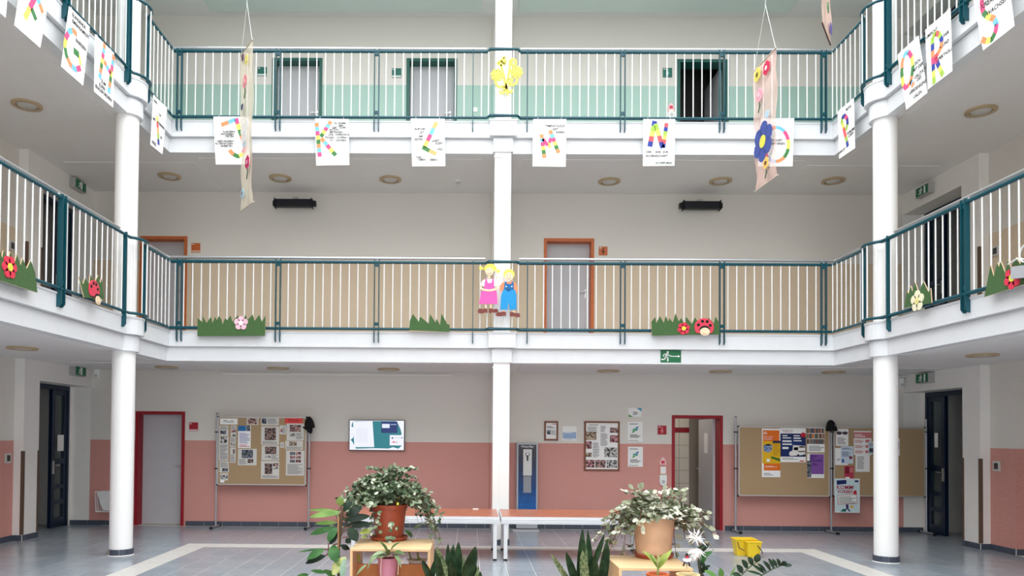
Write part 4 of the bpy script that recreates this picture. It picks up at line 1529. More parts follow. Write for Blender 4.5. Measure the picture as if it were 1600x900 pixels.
cap(483, 661, .12, 'black cap hung on the right post of the Musik pinboard', False)
cap(1297, 666, .12, 'black cap with a small emblem hung between the two right pinboards', True)

# ================================================================ letter posters hung below the upper railing
PC = {'o': (248, 150, 100), 'b': (120, 196, 246), 'p': (240, 84, 136), 'y': (230, 224, 110), 'g': (70, 132, 76), 'n': (52, 70, 160), 'r': (246, 96, 100), 'l': (166, 204, 84), 't': (240, 184, 120), 'w': (244, 170, 170)}


def plane_fn(side):
    """returns (pixel -> point) and the right/up/normal frame of the poster plane on that side"""
    if side == 'back':
        y = YE - .045 - RO - .02
        return (lambda u, v, k=0.0: on('y', u, v, y - k)), Vector((1, 0, 0)), Vector((0, -1, 0))
    s = -1 if side == 'left' else 1
    X = XF(s, EH - .045 - RO - .02)
    return (lambda u, v, k=0.0: on('x', u, v, X - s * k)), Vector((0, -s, 0)), Vector((-s, 0, 0))


def crop(ox, oy, sc):
    return lambda x, y: (ox + x / sc, oy + y / sc)


def strip_patch(pts, w, nrm, th):
    """flat band of width w along pts, standing th off its plane"""
    L, Rr = [], []
    for i, p in enumerate(pts):
        a, b = pts[max(i - 1, 0)], pts[min(i + 1, len(pts) - 1)]
        t = (b - a).normalized()
        n = t.cross(nrm).normalized()
        L.append(p + n * w / 2)
        Rr.append(p - n * w / 2)
    mb = MB()
    for i in range(len(pts) - 1):
        mb.prism([L[i], L[i + 1], Rr[i + 1], Rr[i]], nrm * th)
    return mb


def letter_poster(side, quad, label, strokes, texts, w=.06, cr=None):
    P, U, N = plane_fn(side)
    q = [P(*c) for c in quad]
    ctr = (q[0] + q[1] + q[2] + q[3]) / 4
    t = thing('letter_poster', label, 'poster', (ctr.x, ctr.y, min(p.z for p in q)), 'alphabet posters on the upper railing')
    MB().prism(q, -N * .003).build('sheet', M_PAPER, t)
    cr = cr or (lambda x, y: (x, y))
    for st in strokes:
        pts2, cols = st[0], st[1]
        ww = st[2] if len(st) > 2 else w
        pts = [P(*cr(*c)) for c in pts2]
        seg = [0.0]
        for a, b in zip(pts[:-1], pts[1:]):
            seg.append(seg[-1] + (b - a).length)

        def at(s_):
            for i in range(len(seg) - 1):
                if s_ <= seg[i + 1] + 1e-9:
                    return pts[i].lerp(pts[i + 1], (s_ - seg[i]) / max(seg[i + 1] - seg[i], 1e-9))
            return pts[-1]
        n = len(cols)
        for k, c in enumerate(cols):
            a, b = seg[-1] * k / n, seg[-1] * (k + 1) / n
            sub = [at(a)] + [pts[i] for i in range(len(pts)) if a + 1e-4 < seg[i] < b - 1e-4] + [at(b)]
            strip_patch(sub, ww, N, .0022).build('colour_patch', mat('crayon_' + c, PC[c], .75, noise=.07, scale=40), t)
    R3 = Matrix((U, (0, 0, 1), N)).transposed().to_4x4()
    for tx in texts:
        s_, u, v, px = tx[:4]
        ang = tx[4] if len(tx) > 4 else 0.0
        c = P(*cr(u, v), .0025)
        words = s_.split('   ')
        if len(words) == 2:
            sh = (len(s_) * .3) * px * .34
            text_mesh(words[1], px * .7, Matrix.Translation(c + U * sh) @ R3, M_INK, 'lettering', t, xscale=.92, bold=.0012)
            c, s_ = c - U * sh, words[0]
        text_mesh(s_, px * .7, Matrix.Translation(c) @ R3 @ Matrix.Rotation(ang, 4, 'Z'), M_INK, 'lettering', t, xscale=.92, bold=.0012)
    # two little hangers up to the rail
    for a, b in ((q[0], q[1]),):
        for f_ in (.15, .85):
            p = a.lerp(b, f_)
            MB().tube([p + Vector((0, 0, -.01)), p + Vector((0, 0, .03)) - N * .015], .0025, 5).build('hanger', M_BAL, t)


k1 = crop(0, 0, 11.25)
letter_poster('left', [(-40, -80), (14, -30), (9, 28), (-45, -20)], 'white poster cut off at the far left edge of the picture', [], [])
letter_poster('left', [(36, -48), (78, -10), (63, 75), (22.5, 39.5)], 'white poster with a slanted patchwork letter F at the left',
              [([(700, -200), (560, 60), (435, 320)], 'bpy'), ([(640, -90), (750, 225)], 'bo'), ([(555, 150), (632, 350)], 'g')], [], cr=k1)
k1 = crop(92, 5, 5.455)
letter_poster('left', [(108, 9.5), (140.5, 42), (130, 134), (95.5, 104)], 'white poster with a patchwork letter G',
              [([(152, 268), (122, 232), (88, 240), (62, 290), (50, 360), (62, 440), (95, 520), (140, 565), (185, 552)], 'obpygobp'), ([(184, 528), (172, 440)], 'y', .04), ([(148, 395), (148, 450)], 'g', .11)],
              [('ELINGENDE', 172, 155, .085), ('EMEINSAMKEIT', 188, 225, .085), ('ENIESSEN', 190, 358, .085)], cr=k1)
letter_poster('left', [(148.5, 53), (178.5, 83), (177, 168.5), (147, 143)], 'white poster with a patchwork letter H beside the left column',
              [([(390, 345), (347, 640)], 'obpygob'), ([(467, 440), (424, 765)], 'obpygob'), ([(385, 495), (442, 600)], 'obp')],
              [('ZUM', 380, 680, .085), ('ELFEN', 370, 715, .085), ('ERAUSFORDERN', 384, 770, .085)], cr=k1)
k1 = crop(230, 140, 8.57)
letter_poster('left', [(239.5, 148), (261.5, 168.5), (254, 241.5), (235, 226)], 'white poster with a slim patchwork letter I behind the left column',
              [([(132, 355), (152, 740)], 'yrtln')], [('IHRE', 112, 165, .08), ('I M', 170, 343, .08), ('MIT', 96, 400, .08), ('NTERESSEN', 184, 480, .075), ('IST', 188, 650, .075), ('KREIS', 92, 720, .085)], cr=k1)
k1 = crop(320, 170, 5.294)
letter_poster('back', [(333.5, 182), (388.5, 182), (391, 257), (337, 257)], 'white poster with a patchwork letter J half behind the left banner',
              [([(136, 135), (255, 88)], 'ob'), ([(258, 78), (285, 170), (312, 250), (332, 320), (318, 375), (275, 395), (235, 375), (203, 342)], 'pygobpygo')],
              [('A-SAGERN', 200, 190, .06), ('ENTGEGEN', 188, 210, .06), ('TRETEN', 203, 229, .06), ('NEIN-SAGERN', 170, 268, .06), ('ALTERNATIVEN', 160, 288, .06), ('ANBIETEN', 180, 308, .06)], cr=k1)
k1 = crop(490, 180, 10.98)
letter_poster('back', [(492, 185), (544.5, 186), (546, 258), (494, 258.5)], 'white poster with a patchwork letter K',
              [([(52, 130), (106, 712)], 'obpygobp'), ([(297, 105), (125, 370)], 'obpyg'), ([(130, 395), (380, 690)], 'obpyg')],
              [('ZU EINEM', 450, 140, .06), ('LIMA', 462, 180, .06), ('DER   OOPE', 425, 215, .06), ('RATION', 352, 252, .06), ('BEITRAGEN', 388, 292, .06), ('UND   ONFRONTA', 395, 335, .06), ('TIONEN   OOPERA', 378, 385, .06), ('TIV   ONTERN', 385, 432, .06)], cr=k1)
k1 = crop(480, 170, 6.667)
letter_poster('back', [(642, 185), (694.5, 185.5), (696, 259.5), (644, 260)], 'white poster with a tilted patchwork letter L left of the middle column',
              [([(1348, 138), (1222, 400)], 'tbpy', .06), ([(1200, 400), (1345, 472)], 'gt', .06)],
              [('AUF DIE', 1172, 212, .066), ('UST', 1190, 248, .066), ('AM', 1180, 287, .066), ('EISTEN', 1165, 320, .066), ('WERT', 1340, 335, .066, .15), ('EGEN', 1372, 360, .066, .1), ('UND', 1385, 422, .066), ('DAS', 1163, 505, .066), ('OBEN', 1193, 530, .066), ('IEBEN', 1315, 533, .066)], cr=k1)
k1 = crop(820, 170, 6.4)
letter_poster('back', [(833, 186), (885, 186), (884, 260.5), (832, 260)], 'white poster with a patchwork letter M right of the middle column',
              [([(166, 256), (197, 492)], 'obpygo'), ([(252, 216), (338, 442)], 'obpygo'), ([(180, 300), (230, 368)], 'pp', .05), ([(262, 290), (242, 350), (248, 392)], 'py', .05)],
              [('ITMENSCHLICH', 300, 173, .066), ('KEIT', 306, 205, .066), ('EHREN', 357, 236, .066)], cr=k1)
letter_poster('back', [(1005, 186), (1055, 186), (1054, 259), (1004.5, 259.5)], 'white poster with a bold blue, yellow and red letter N',
              [([(1300, 122), (1250, 378)], 'nlyrn', .075), ([(1306, 150), (1378, 392)], 'lyrn', .068), ([(1418, 143), (1385, 390)], 'rnlyrn', .058)],
              [('DER   AHE  ZUR', 1305, 433, .068), ('ACHBARSCHAFT', 1320, 472, .068), ('ACHSPÜREN', 1390, 543, .068)], cr=k1)
k1 = crop(1175, 170, 6.93)
oval = [(258 + 138 * math.sin(a), 385 - 185 * math.cos(a)) for a in [2 * math.pi * k / 30 for k in range(31)]]
letter_poster('back', [(1189, 184.5), (1241, 184.5), (1238.5, 260), (1184, 260)], 'white poster with a large patchwork letter O behind the right banner',
              [(oval, 'bpygobpygo', .05)], [('FFENHEIT', 262, 342, .07), ('RIENTIEREN', 270, 378, .07)], cr=k1)
k1 = crop(1300, 145, 8.18)
letter_poster('right', [(1308.5, 174.5), (1334, 153), (1336, 231.5), (1311, 248.5)], 'white poster with a patchwork letter P behind the right column',
              [([(203, 688), (185, 590), (165, 520), (145, 430), (125, 365), (135, 315), (165, 292), (195, 330), (200, 400), (176, 482)], 'nlrrylnpnl')],
              [('MUTIG', 210, 195, .075), ('ROBLEME', 240, 488, .075), ('LÖSEN', 240, 535, .075), ('ANPACKT', 125, 745, .07)], cr=k1)
k1 = crop(1395, 10, 5.29)
letter_poster('right', [(1402, 86), (1435, 55.5), (1449, 145), (1416, 171.5)], 'white poster with a patchwork letter Q right of the right column',
              [([(130, 375), (158, 420), (166, 500), (158, 580), (140, 640), (105, 675), (85, 640), (75, 550), (78, 460), (100, 395), (130, 375)], 'pygopygob'), ([(148, 618), (172, 655)], 'bo')],
              [('SICH', 203, 460, .085), ('MIT DER', 208, 503, .085), ('UALITÄT', 222, 555, .085), ('DES', 217, 595, .085), ('UERDENKENS', 205, 668, .085), ('UÄLEN', 205, 728, .085)], cr=k1)
letter_poster('right', [(1445.5, 47), (1485, 12.5), (1488, 111), (1449.5, 140)], 'white poster with a patchwork letter R between the letters Q and S',
              [([(328, 255), (330, 400), (342, 640)], 'lnopnyl'), ([(330, 255), (355, 222), (385, 230), (405, 280), (400, 340), (370, 395), (345, 425)], 'lrlnoor'), ([(352, 430), (415, 570)], 'pnyl')],
              [('UMSICHT', 320, 222, .08), ('FAIR', 440, 228, .08), ('UND', 438, 300, .08), ('ESPEKTVOLL', 422, 402, .08)], cr=k1)
k1 = crop(1510, 0, 10)
letter_poster('right', [(1513, -40), (1568, -90), (1585, 40.5), (1536, 79)], 'white poster with a curved patchwork letter S at the right edge of the picture',
              [([(300, -150), (250, -60), (240, 20), (245, 110), (268, 195), (330, 258), (430, 290), (475, 380), (455, 500), (395, 620), (300, 640), (238, 615)], 'bppgyobpgyo')],
              [('OZIALES', 350, -30, .1), ('NNERES', 350, 35, .1), ('WACHSEN', 480, 95, .1)], cr=k1)

# ================================================================ felt grass strips, flowers, ladybirds
M_GRASS = mat('green_felt', (72, 104, 62), .95, noise=.12, scale=50, bump=.2)
M_GEDGE = mat('plywood_edge', (222, 196, 160), .8)
M_DOT = mat('black_felt', (32, 30, 32), .9)


def cut_fn(side):
    if side == 'back':
        y = YE - .045 - RO - .0
        return (lambda u, v, k=0.0: on('y', u, v, y - k)), Vector((1, 0, 0)), Vector((0, -1, 0))
    s = -1 if side == 'left' else 1
    X = XF(s, EH - RO - .045)
    return (lambda u, v, k=0.0: on('x', u, v, X - s * k)), Vector((0, -s, 0)), Vector((-s, 0, 0))


def cutout(mb_pts, N, th, name, m, parent):
    return MB().prism(mb_pts, N * th).build(name, m, parent)


def flower(parent, P, U, N, c, rad, petal, centre, n=6, k=.012, shade=None, squash=1.0, rot=.3):
    ctr = P(c[0], c[1], k)
    Z = Vector((0, 0, 1))
    mb = MB()
    for i in range(n):
        a = rot + 2 * math.pi * i / n
        pc = ctr + (U * math.cos(a) * squash + Z * math.sin(a)) * rad * .6
        pts = [pc + (U * math.cos(b) * squash + Z * math.sin(b)) * rad * (.44 if n < 6 else .4) for b in [2 * math.pi * j / 10 for j in range(10)]]
        mb.prism(pts, N * .01)
    fl_ = mb.build('flower', petal, parent)
    pts = [ctr + N * .011 + (U * math.cos(b) + Z * math.sin(b)) * rad * .34 for b in [2 * math.pi * j / 14 for j in range(14)]]
    MB().prism(pts, N * .005).build('flower_centre', centre, fl_)


def grass(side, pts, cr, label):
    P, U, N = cut_fn(side)
    q = [P(*cr(*c)) for c in pts]
    ctr = sum(q, Vector()) / len(q)
    t = thing('grass_cutout', label, 'decoration', (ctr.x, ctr.y, min(p.z for p in q)), 'green felt grass cutouts on the lower railing')
    mb = MB()
    mb.prism(q, N * .012)
    mb.m = [0, 0] + [1] * (len(mb.f) - 2)
    mb.build('grass_board', [M_GRASS, M_GEDGE], t)
    return t, P, U, N


def ladybird(t, P, U, N, body, face, rad, k=.013, sq=1.0):
    c = P(*body, k)
    Z = Vector((0, 0, 1))
    red = mat('ladybird_red', (226, 72, 92), .8)
    pts = [c + (U * math.cos(a) * sq + Z * math.sin(a) * .95) * rad for a in [2 * math.pi * j / 22 for j in range(22)]]
    pts = [p if (p - c).z > -rad * .62 else Vector((p.x, p.y, c.z - rad * .62)) for p in pts]
    b = MB().prism(pts, N * .01).build('ladybird_body', red, t)
    for dx, dz in ((-.6, .25), (-.18, .62), (.3, .6), (.62, .2)):
        cc = c + N * .0105 + (U * dx * sq + Z * dz) * rad
        MB().prism([cc + (U * math.cos(a) * sq + Z * math.sin(a)) * rad * .16 for a in [2 * math.pi * j / 12 for j in range(12)]], N * .003).build('spot', M_DOT, b)
    f = P(*face, k + .011)
    MB().prism([f + Z * rad * .18 + (U * math.cos(a) * sq + Z * math.sin(a) * .8) * rad * .56 for a in [2 * math.pi * j / 16 for j in range(16)]], N * .004).build('head', M_DOT, b)
    MB().prism([f + N * .005 + (U * math.cos(a) * sq + Z * math.sin(a) * .8) * rad * .52 for a in [2 * math.pi * j / 16 for j in range(16)]], N * .004).build('face', mat('face_cream', (244, 220, 184), .8), b)
    MB().prism([f + N * .0095 + (U * (-.2 + .08 * j) * sq + Z * (-.2 - .1 * math.sin(math.pi * j / 5))) * rad for j in range(6)] + [f + N * .0095 + (U * (.2 - .08 * j) * sq + Z * (-.16 - .1 * math.sin(math.pi * j / 5))) * rad for j in range(6)], N * .001).build('mouth', M_GUARD, b)


M_FRED = mat('flower_red', (226, 58, 84), .8)
M_FYEL = mat('flower_yellow', (226, 222, 80), .8)
M_FPINK = mat('flower_pink', (248, 196, 214), .8)
M_FWHITE = mat('flower_cream', (244, 240, 206), .8)

k1 = crop(290, 470, 10.667)
t, P, U, N = grass('back', [(200, 592), (205, 285), (285, 360), (290, 250), (355, 370), (430, 260), (455, 370), (498, 265), (525, 325), (560, 250), (605, 315), (620, 395), (665, 290), (700, 325), (755, 240), (785, 350), (882, 235), (905, 320), (960, 320), (1010, 225), (1030, 325), (1120, 230), (1155, 335), (1232, 235), (1275, 350), (1340, 245), (1325, 585)], k1,
                    'long green felt grass with a pale pink flower near the left corner')
flower(t, P, U, N, k1(925, 372), .105, M_FPINK, mat('flower_white', (250, 236, 238), .8), 5, rot=math.pi / 2)
k1 = crop(400, 450, 4)
grass('back', [(958, 265), (962, 205), (982, 163), (1018, 212), (1027, 180), (1080, 224), (1088, 163), (1122, 217), (1128, 192), (1150, 232), (1160, 160), (1195, 226), (1210, 230), (1210, 275)], k1, 'short plain green felt grass left of the two children figures')
k1 = crop(1000, 470, 8.18)
t, P, U, N = grass('back', [(150, 447), (143, 270), (192, 210), (205, 290), (252, 196), (302, 285), (325, 193), (360, 265), (375, 222), (415, 280), (452, 163), (492, 262), (525, 220), (560, 290), (578, 290), (583, 203), (660, 297), (700, 210), (745, 290), (860, 290), (868, 213), (940, 290), (960, 203), (1010, 285), (1012, 430)], k1,
                    'long green felt grass with a red flower and a ladybird')
flower(t, P, U, N, k1(557, 355), .095, M_FRED, M_FYEL)
ladybird(t, P, U, N, k1(818, 340), k1(828, 395), .145)
k1 = crop(0, 360, 6)
t, P, U, N = grass('left', [(-220, 400), (-200, 90), (-150, 190), (-110, 100), (-60, 230), (-30, 140), (10, 258), (22, 188), (68, 278), (85, 198), (122, 325), (148, 224), (182, 328), (202, 260), (240, 360), (278, 280), (320, 400), (340, 583)], k1,
                    'large green felt grass with a red flower at the far left edge')
flower(t, P, U, N, k1(85, 345), .115, M_FRED, M_FYEL, rot=.1)
t, P, U, N = grass('left', [(780, 628), (732, 435), (770, 505), (788, 452), (830, 505), (838, 418), (882, 485), (912, 418), (928, 495), (944, 452), (962, 600), (970, 645)], k1,
                    'small green felt grass with a ladybird on the left gallery arm')
ladybird(t, P, U, N, k1(878, 560), k1(915, 655), .125)
k1 = crop(1360, 280, 4.09)
t, P, U, N = grass('right', [(222, 822), (240, 710), (250, 735), (262, 680), (275, 720), (290, 658), (315, 725), (345, 653), (378, 722), (390, 695), (397, 790)], k1,
                    'small green felt grass with a cream flower on the right gallery arm')
flower(t, P, U, N, k1(302, 778), .125, M_FWHITE, mat('flower_cream2', (232, 224, 150), .8), 5)
t, P, U, N = grass('right', [(735, 752), (775, 550), (795, 622), (818, 530), (828, 562), (840, 525), (868, 598), (886, 515), (905, 572), (936, 498), (965, 545), (1000, 470), (1035, 530), (1070, 440), (1130, 500), (1140, 625)], k1,
                    'large green felt grass with a red flower at the far right edge')
flower(t, P, U, N, k1(912, 630), .115, M_FRED, M_FYEL)
# white wire spiral ornament on a small grey box, at the right edge
Pw, Uw, Nw = cut_fn('right')
c = Pw(1603, 398, .05)
t = thing('wire_snail', 'white wire spiral ornament on a grey box at the right picture edge', 'ornament', (c.x, c.y, c.z - .2))
MB().tube([c + (Uw * math.cos(a) + Vector((0, 0, 1)) * math.sin(a)) * (.12 - .012 * a) for a in [k * .35 for k in range(26)]], .008, 6).build('spiral', M_BAL, t, smooth=True)
b0, b1 = Pw(1587, 417, .03), Pw(1625, 412, .03)
MB().prism([b0, b1, b1 - Vector((0, 0, .12)), b0 - Vector((0, 0, .12))], Nw * .05).build('box', mat('grey_box', (176, 180, 184), .6), t)
a0, a1 = Pw(1575, 413, .04), Pw(1603, 405, .04)
MB().tube([a0, a0.lerp(a1, .5) + Vector((0, 0, .03)), a1], .008, 6).build('wire', M_BAL, t)

# ================================================================ wooden children figures and yellow flowers at the middle column
yk = YE - RO - .085 - .03
PK = lambda u, v, k=0.0: on('y', u, v, yk - k)
NK = Vector((0, -1, 0))
ck = crop(730, 400, 5.625)


def ell(cx, cy, rx, ry, n=20):
    return [(cx + rx * math.cos(2 * math.pi * k / n), cy + ry * math.sin(2 * math.pi * k / n)) for k in range(n)]


def kpart(t, pts, m, name, k=0.0, th=.006):
    return MB().prism([PK(*ck(*p), k) for p in pts], NK * th).build(name, m, t)


def kstroke(t, pts, w, m, name, k=0.0, th=.006):
    p3_ = [PK(*ck(*p), k) for p in pts]
    return strip_patch(p3_, w, NK, th).build(name, m, t)


SKIN = mat('figure_skin', (246, 214, 184), .7)
HAIR = mat('figure_hair', (236, 222, 96), .7)
SHOE = mat('figure_shoe', (124, 66, 58), .7)
c = PK(*ck(190, 500))
t = thing('girl_figure', 'flat wooden girl figure with pigtails and pink pinafore on the railing', 'figure', (c.x, yk, c.z))
kpart(t, [(143, 105), (160, 88), (190, 70), (222, 72), (246, 88), (260, 110), (250, 130), (225, 140), (160, 140)], HAIR, 'hair', .0, .012)
kpart(t, ell(120, 108, 16, 16, 12), HAIR, 'pigtail', .0, .012)
kpart(t, ell(271, 134, 16, 16, 12), HAIR, 'pigtail', .0, .012)
kpart(t, [(135, 112), (150, 105), (150, 118), (135, 118)], HAIR, 'pigtail', 0, .012)
f = kpart(t, ell(195, 138, 35, 36), SKIN, 'face', .004, .012)
for x in (182, 208):
    kpart(f, ell(x, 122, 3.2, 3.2, 8), M_INK, 'eye', .0165, .001)
kstroke(f, [(178, 150), (195, 159), (212, 148)], .006, M_GUARD, 'mouth', .0165, .001)
kpart(t, [(183, 170), (204, 170), (204, 205), (183, 205)], SKIN, 'neck', .0, .01)
kpart(t, [(160, 205), (195, 200), (232, 204), (262, 222), (276, 258), (240, 268), (140, 266), (114, 254), (132, 218)], mat('figure_white', (246, 246, 246), .7), 'shirt', .0, .01)
kpart(t, [(160, 204), (172, 204), (182, 238), (212, 238), (222, 204), (234, 204), (238, 290), (258, 312), (268, 420), (103, 424), (122, 318), (148, 296), (152, 240)], mat('figure_pink', (238, 96, 178), .7), 'dress', .006, .01)
kstroke(t, [(118, 262), (120, 286), (150, 298), (188, 304)], .032, SKIN, 'arm', .012, .008)
kstroke(t, [(268, 262), (264, 284), (230, 298), (190, 304)], .032, SKIN, 'arm', .014, .008)
for x in (164, 208):
    kstroke(t, [(x, 420), (x, 465)], .022, SKIN, 'leg', .0, .008)
kpart(t, [(92, 478), (105, 462), (140, 468), (160, 460), (178, 465), (178, 500), (150, 498), (135, 506), (95, 502)], SHOE, 'shoe', .004, .01)
kpart(t, [(188, 470), (205, 460), (235, 468), (258, 462), (275, 478), (270, 496), (240, 500), (225, 494), (205, 504), (190, 498)], SHOE, 'shoe', .004, .01)
yk -= .03
c = PK(*ck(370, 535))
t = thing('boy_figure', 'flat wooden boy figure with blond hair and blue dungarees on the railing', 'figure', (c.x, yk, c.z))
hp = []
for k in range(28):
    a = 2 * math.pi * k / 28
    rr = 46 if k % 2 else 51
    hp.append((368 + rr * math.cos(a), 162 + rr * .92 * math.sin(a)))
kpart(t, hp, HAIR, 'hair', .0, .01)
f = kpart(t, ell(368, 182, 36, 37), SKIN, 'face', .004, .012)
for x in (354, 382):
    kpart(f, ell(x, 172, 3.2, 3.2, 8), M_INK, 'eye', .0165, .001)
kstroke(f, [(352, 194), (368, 204), (384, 192)], .006, M_GUARD, 'mouth', .0165, .001)
kpart(t, [(300, 320), (284, 300), (288, 262), (310, 236), (330, 228), (405, 228), (425, 240), (442, 275), (440, 325), (425, 332), (412, 300), (315, 300)], mat('figure_orange', (244, 144, 100), .7), 'shirt', .0, .009)
kpart(t, [(330, 226), (344, 228), (350, 246), (388, 246), (394, 228), (406, 228), (412, 295), (420, 310), (320, 310), (322, 290)], mat('figure_blue_dark', (24, 108, 168), .7), 'bib', .006, .01)
kpart(t, [(316, 296), (424, 300), (432, 340), (434, 470), (370, 474), (368, 420), (360, 414), (354, 472), (290, 472), (298, 350)], mat('figure_blue', (34, 150, 214), .7), 'trousers', .007, .01)
for x in (342, 392):
    kpart(t, ell(x, 268, 6, 6, 10), mat('figure_white', (246, 246, 246), .7), 'button', .016, .003)
kpart(t, [(342, 292), (352, 286), (362, 292), (374, 286), (384, 292), (382, 302), (362, 314), (344, 302)], mat('figure_heart', (20, 84, 140), .7), 'heart_pocket', .017, .002)
kpart(t, [(250, 512), (262, 496), (300, 492), (320, 488), (342, 494), (340, 528), (315, 524), (300, 532), (255, 528)], SHOE, 'shoe', .004, .01)
kpart(t, [(373, 492), (400, 494), (420, 504), (455, 502), (466, 522), (460, 538), (430, 538), (410, 528), (392, 534), (374, 530)], SHOE, 'shoe', .004, .01)
for x in (318, 410):
    kstroke(t, [(x, 470), (x, 498)], .024, SKIN, 'leg', .0, .008)

cy_ = crop(730, 60, 5.625)
M_YEL = mat('yellow_foam', (222, 212, 100), .7)
c = PK(*cy_(350, 500))
t = thing('flower_cutout', 'yellow cutout of two flowers with curling stems on the middle column', 'decoration', (c.x, yk, c.z))


def ystroke(pts, w=.034, k=0.0, nm='stem'):
    p3_ = [PK(*cy_(*p), k) for p in pts]
    return strip_patch(p3_, w, NK, .012).build(nm, M_YEL, t)


def spiral(cx, cy, r0, r1, a0, turns, n=18):
    return [(cx + (r0 + (r1 - r0) * k / n) * math.cos(a0 + turns * 2 * math.pi * k / n), cy + (r0 + (r1 - r0) * k / n) * math.sin(a0 + turns * 2 * math.pi * k / n)) for k in range(n + 1)]


for cx, cy, sq in ((262, 325, 1), (432, 298, 1)):
    mb = MB()
    for k in range(8):
        a = .2 + 2 * math.pi * k / 8
        pts = ell(cx + 40 * math.cos(a), cy + 40 * math.sin(a), 19, 19, 10)
        mb.prism([PK(*cy_(*p), .006) for p in pts], NK * .012)
    mb.prism([PK(*cy_(*p), .006) for p in ell(cx, cy, 34, 34, 16)], NK * .013)
    mb.build('flower', M_YEL, t)
    MB().prism([PK(*cy_(*p), .019) for p in ell(cx, cy, 13, 13, 12)], NK * .004).build('flower_centre', mat('yellow_foam_deep', (222, 210, 92), .7), t)
ystroke([(352, 500), (345, 440), (330, 380), (318, 320), (300, 250), (278, 215)])
ystroke([(345, 450), (345, 400), (362, 340), (372, 270), (375, 220)])
ystroke(spiral(404, 215, 34, 14, math.pi, 1.15))
ystroke(spiral(292, 225, 24, 14, math.pi * .9, .8))
ystroke(spiral(326, 200, 14, 30, .6, .7))
ystroke([(326, 232), (338, 200), (326, 165), (314, 200), (326, 232)])
ystroke([(245, 370), (255, 410), (285, 430), (330, 425)])
ystroke([(440, 355), (432, 395), (400, 415), (362, 410)])
ystroke(spiral(380, 378, 24, 10, -.4, -1.1))
ystroke(spiral(305, 462, 26, 14, -.6, .6))
ystroke(spiral(378, 455, 24, 14, math.pi + .5, -.6))
ystroke([(330, 425), (322, 450), (330, 462)])
ystroke([(300, 300), (320, 330), (330, 370)], .03)
# cord that ties the cutout to the rail
ystroke([(345, 180), (350, 130), (350, 112)], .006, nm='cord')


# ================================================================ hanging gauze banners
def gauze(name, rgb, a):
    return mat(name, rgb, .9, alpha=a, noise=.06, scale=60)


def banner(top, bot, dn, df, rgb, alpha, label, items, stick, right_near=True, up=None):
    """top/bot: pixel ends of the rods (left, right); df/dn: depth (y) of the left/right end"""
    tl, tr = on('y', *top[0], df), on('y', *top[1], dn)
    bl, br = on('y', *bot[0], df), on('y', *bot[1], dn)
    t = thing('gauze_banner', label, 'banner', ((bl.x + br.x) / 2, (bl.y + br.y) / 2, min(bl.z, br.z)), 'hanging gauze banners')
    tr.z = tl.z = (tl.z + tr.z) / 2
    br.z = bl.z = (bl.z + br.z) / 2
    Ud = (tr - tl).normalized()
    Nn = Ud.cross(Vector((0, 0, 1))).normalized()
    if Nn.y > 0:
        Nn = -Nn
    n, m = 10, 30
    rr = random.Random(len(label))
    vs, fs = [], []
    for j in range(m + 1):
        f_ = j / m
        for i in range(n + 1):
            g = i / n
            p = tl.lerp(tr, g).lerp(bl.lerp(br, g), f_)
            wv = .012 * math.sin(g * 9 + f_ * 7) + .01 * math.sin(f_ * 19 + g * 4)
            edge = .012 * math.sin(f_ * 23 + 2 * g) if i in (0, n) and 0 < j < m else 0
            vs.append(p + Nn * wv * (1 if 0 < j < m else 0) + Ud * edge)
    for j in range(m):
        for i in range(n):
            a = j * (n + 1) + i
            fs.append((a, a + 1, a + n + 2, a + n + 1))
    MB().add(vs, fs).build('gauze', gauze('gauze_' + label[:12], rgb, alpha), t, smooth=True)
    for a, b in ((tl, tr), (bl, br)):
        MB().tube([a - Ud * .02, b + Ud * .02], .008, 8).build('rod', stick, t, smooth=True)
    Z = Vector((0, 0, 1))
    for (g, f_, rad, rgb2, rgb3, stem) in items:
        c = tl.lerp(tr, g).lerp(bl.lerp(br, g), f_) + Nn * .026
        pm = mat('felt_%d_%d_%d' % rgb2, rgb2, .9)
        mb = MB()
        if rgb3 is None:
            for dx, dz, rx, rz in ((-.4, .3, .5, .45), (.4, .3, .5, .45), (-.3, -.4, .4, .4), (.3, -.4, .4, .4)):
                cc = c + (Ud * dx + Z * dz) * rad
                mb.prism([cc + (Ud * math.cos(k * .524) * rx + Z * math.sin(k * .524) * rz) * rad for k in range(12)], Nn * .004)
            mb.build('felt_butterfly', pm, t)
            continue
        for k in range(6):
            a = 2 * math.pi * k / 6 + .4
            cc = c + (Ud * math.cos(a) + Z * math.sin(a)) * rad * .6
            mb.prism([cc + (Ud * math.cos(q * .628) + Z * math.sin(q * .628)) * rad * .4 for q in range(10)], Nn * .005)
        fl_ = mb.build('felt_flower', pm, t)
        MB().prism([c + Nn * .006 + (Ud * math.cos(q * .628) + Z * math.sin(q * .628)) * rad * .32 for q in range(10)], Nn * .003).build('felt_centre', mat('felt_%d_%d_%d' % rgb3, rgb3, .9), fl_)
        if stem:
            MB().tube([c - Z * rad * .9, c - Z * rad * 1.5 + Ud * .01, c - Z * rad * 2.4 - Ud * .02], .006, 5).build('felt_stem', mat('felt_stem', (76, 104, 80), .9), fl_)
            MB().prism([c - Z * rad * 1.6, c - Z * rad * 1.5 + Ud * rad * .5, c - Z * rad * 1.9 + Ud * rad * .2], Nn * .003).build('felt_leaf', mat('felt_stem', (76, 104, 80), .9), fl_)
    top_z = ZTOP + .3
    apex = (tl + tr) / 2 + Vector((0, 0, .9))
    if up:
        apex = on('y', up[0], up[1], (dn + df) / 2)
    apex.z = min(apex.z, top_z - .3)
    mb = MB()
    mb.tube([tl, apex], .002, 4).tube([tr, apex], .0025, 4).tube([apex, Vector((apex.x, apex.y, top_z))], .0025, 4)
    mb.build('string', M_BAL, t)


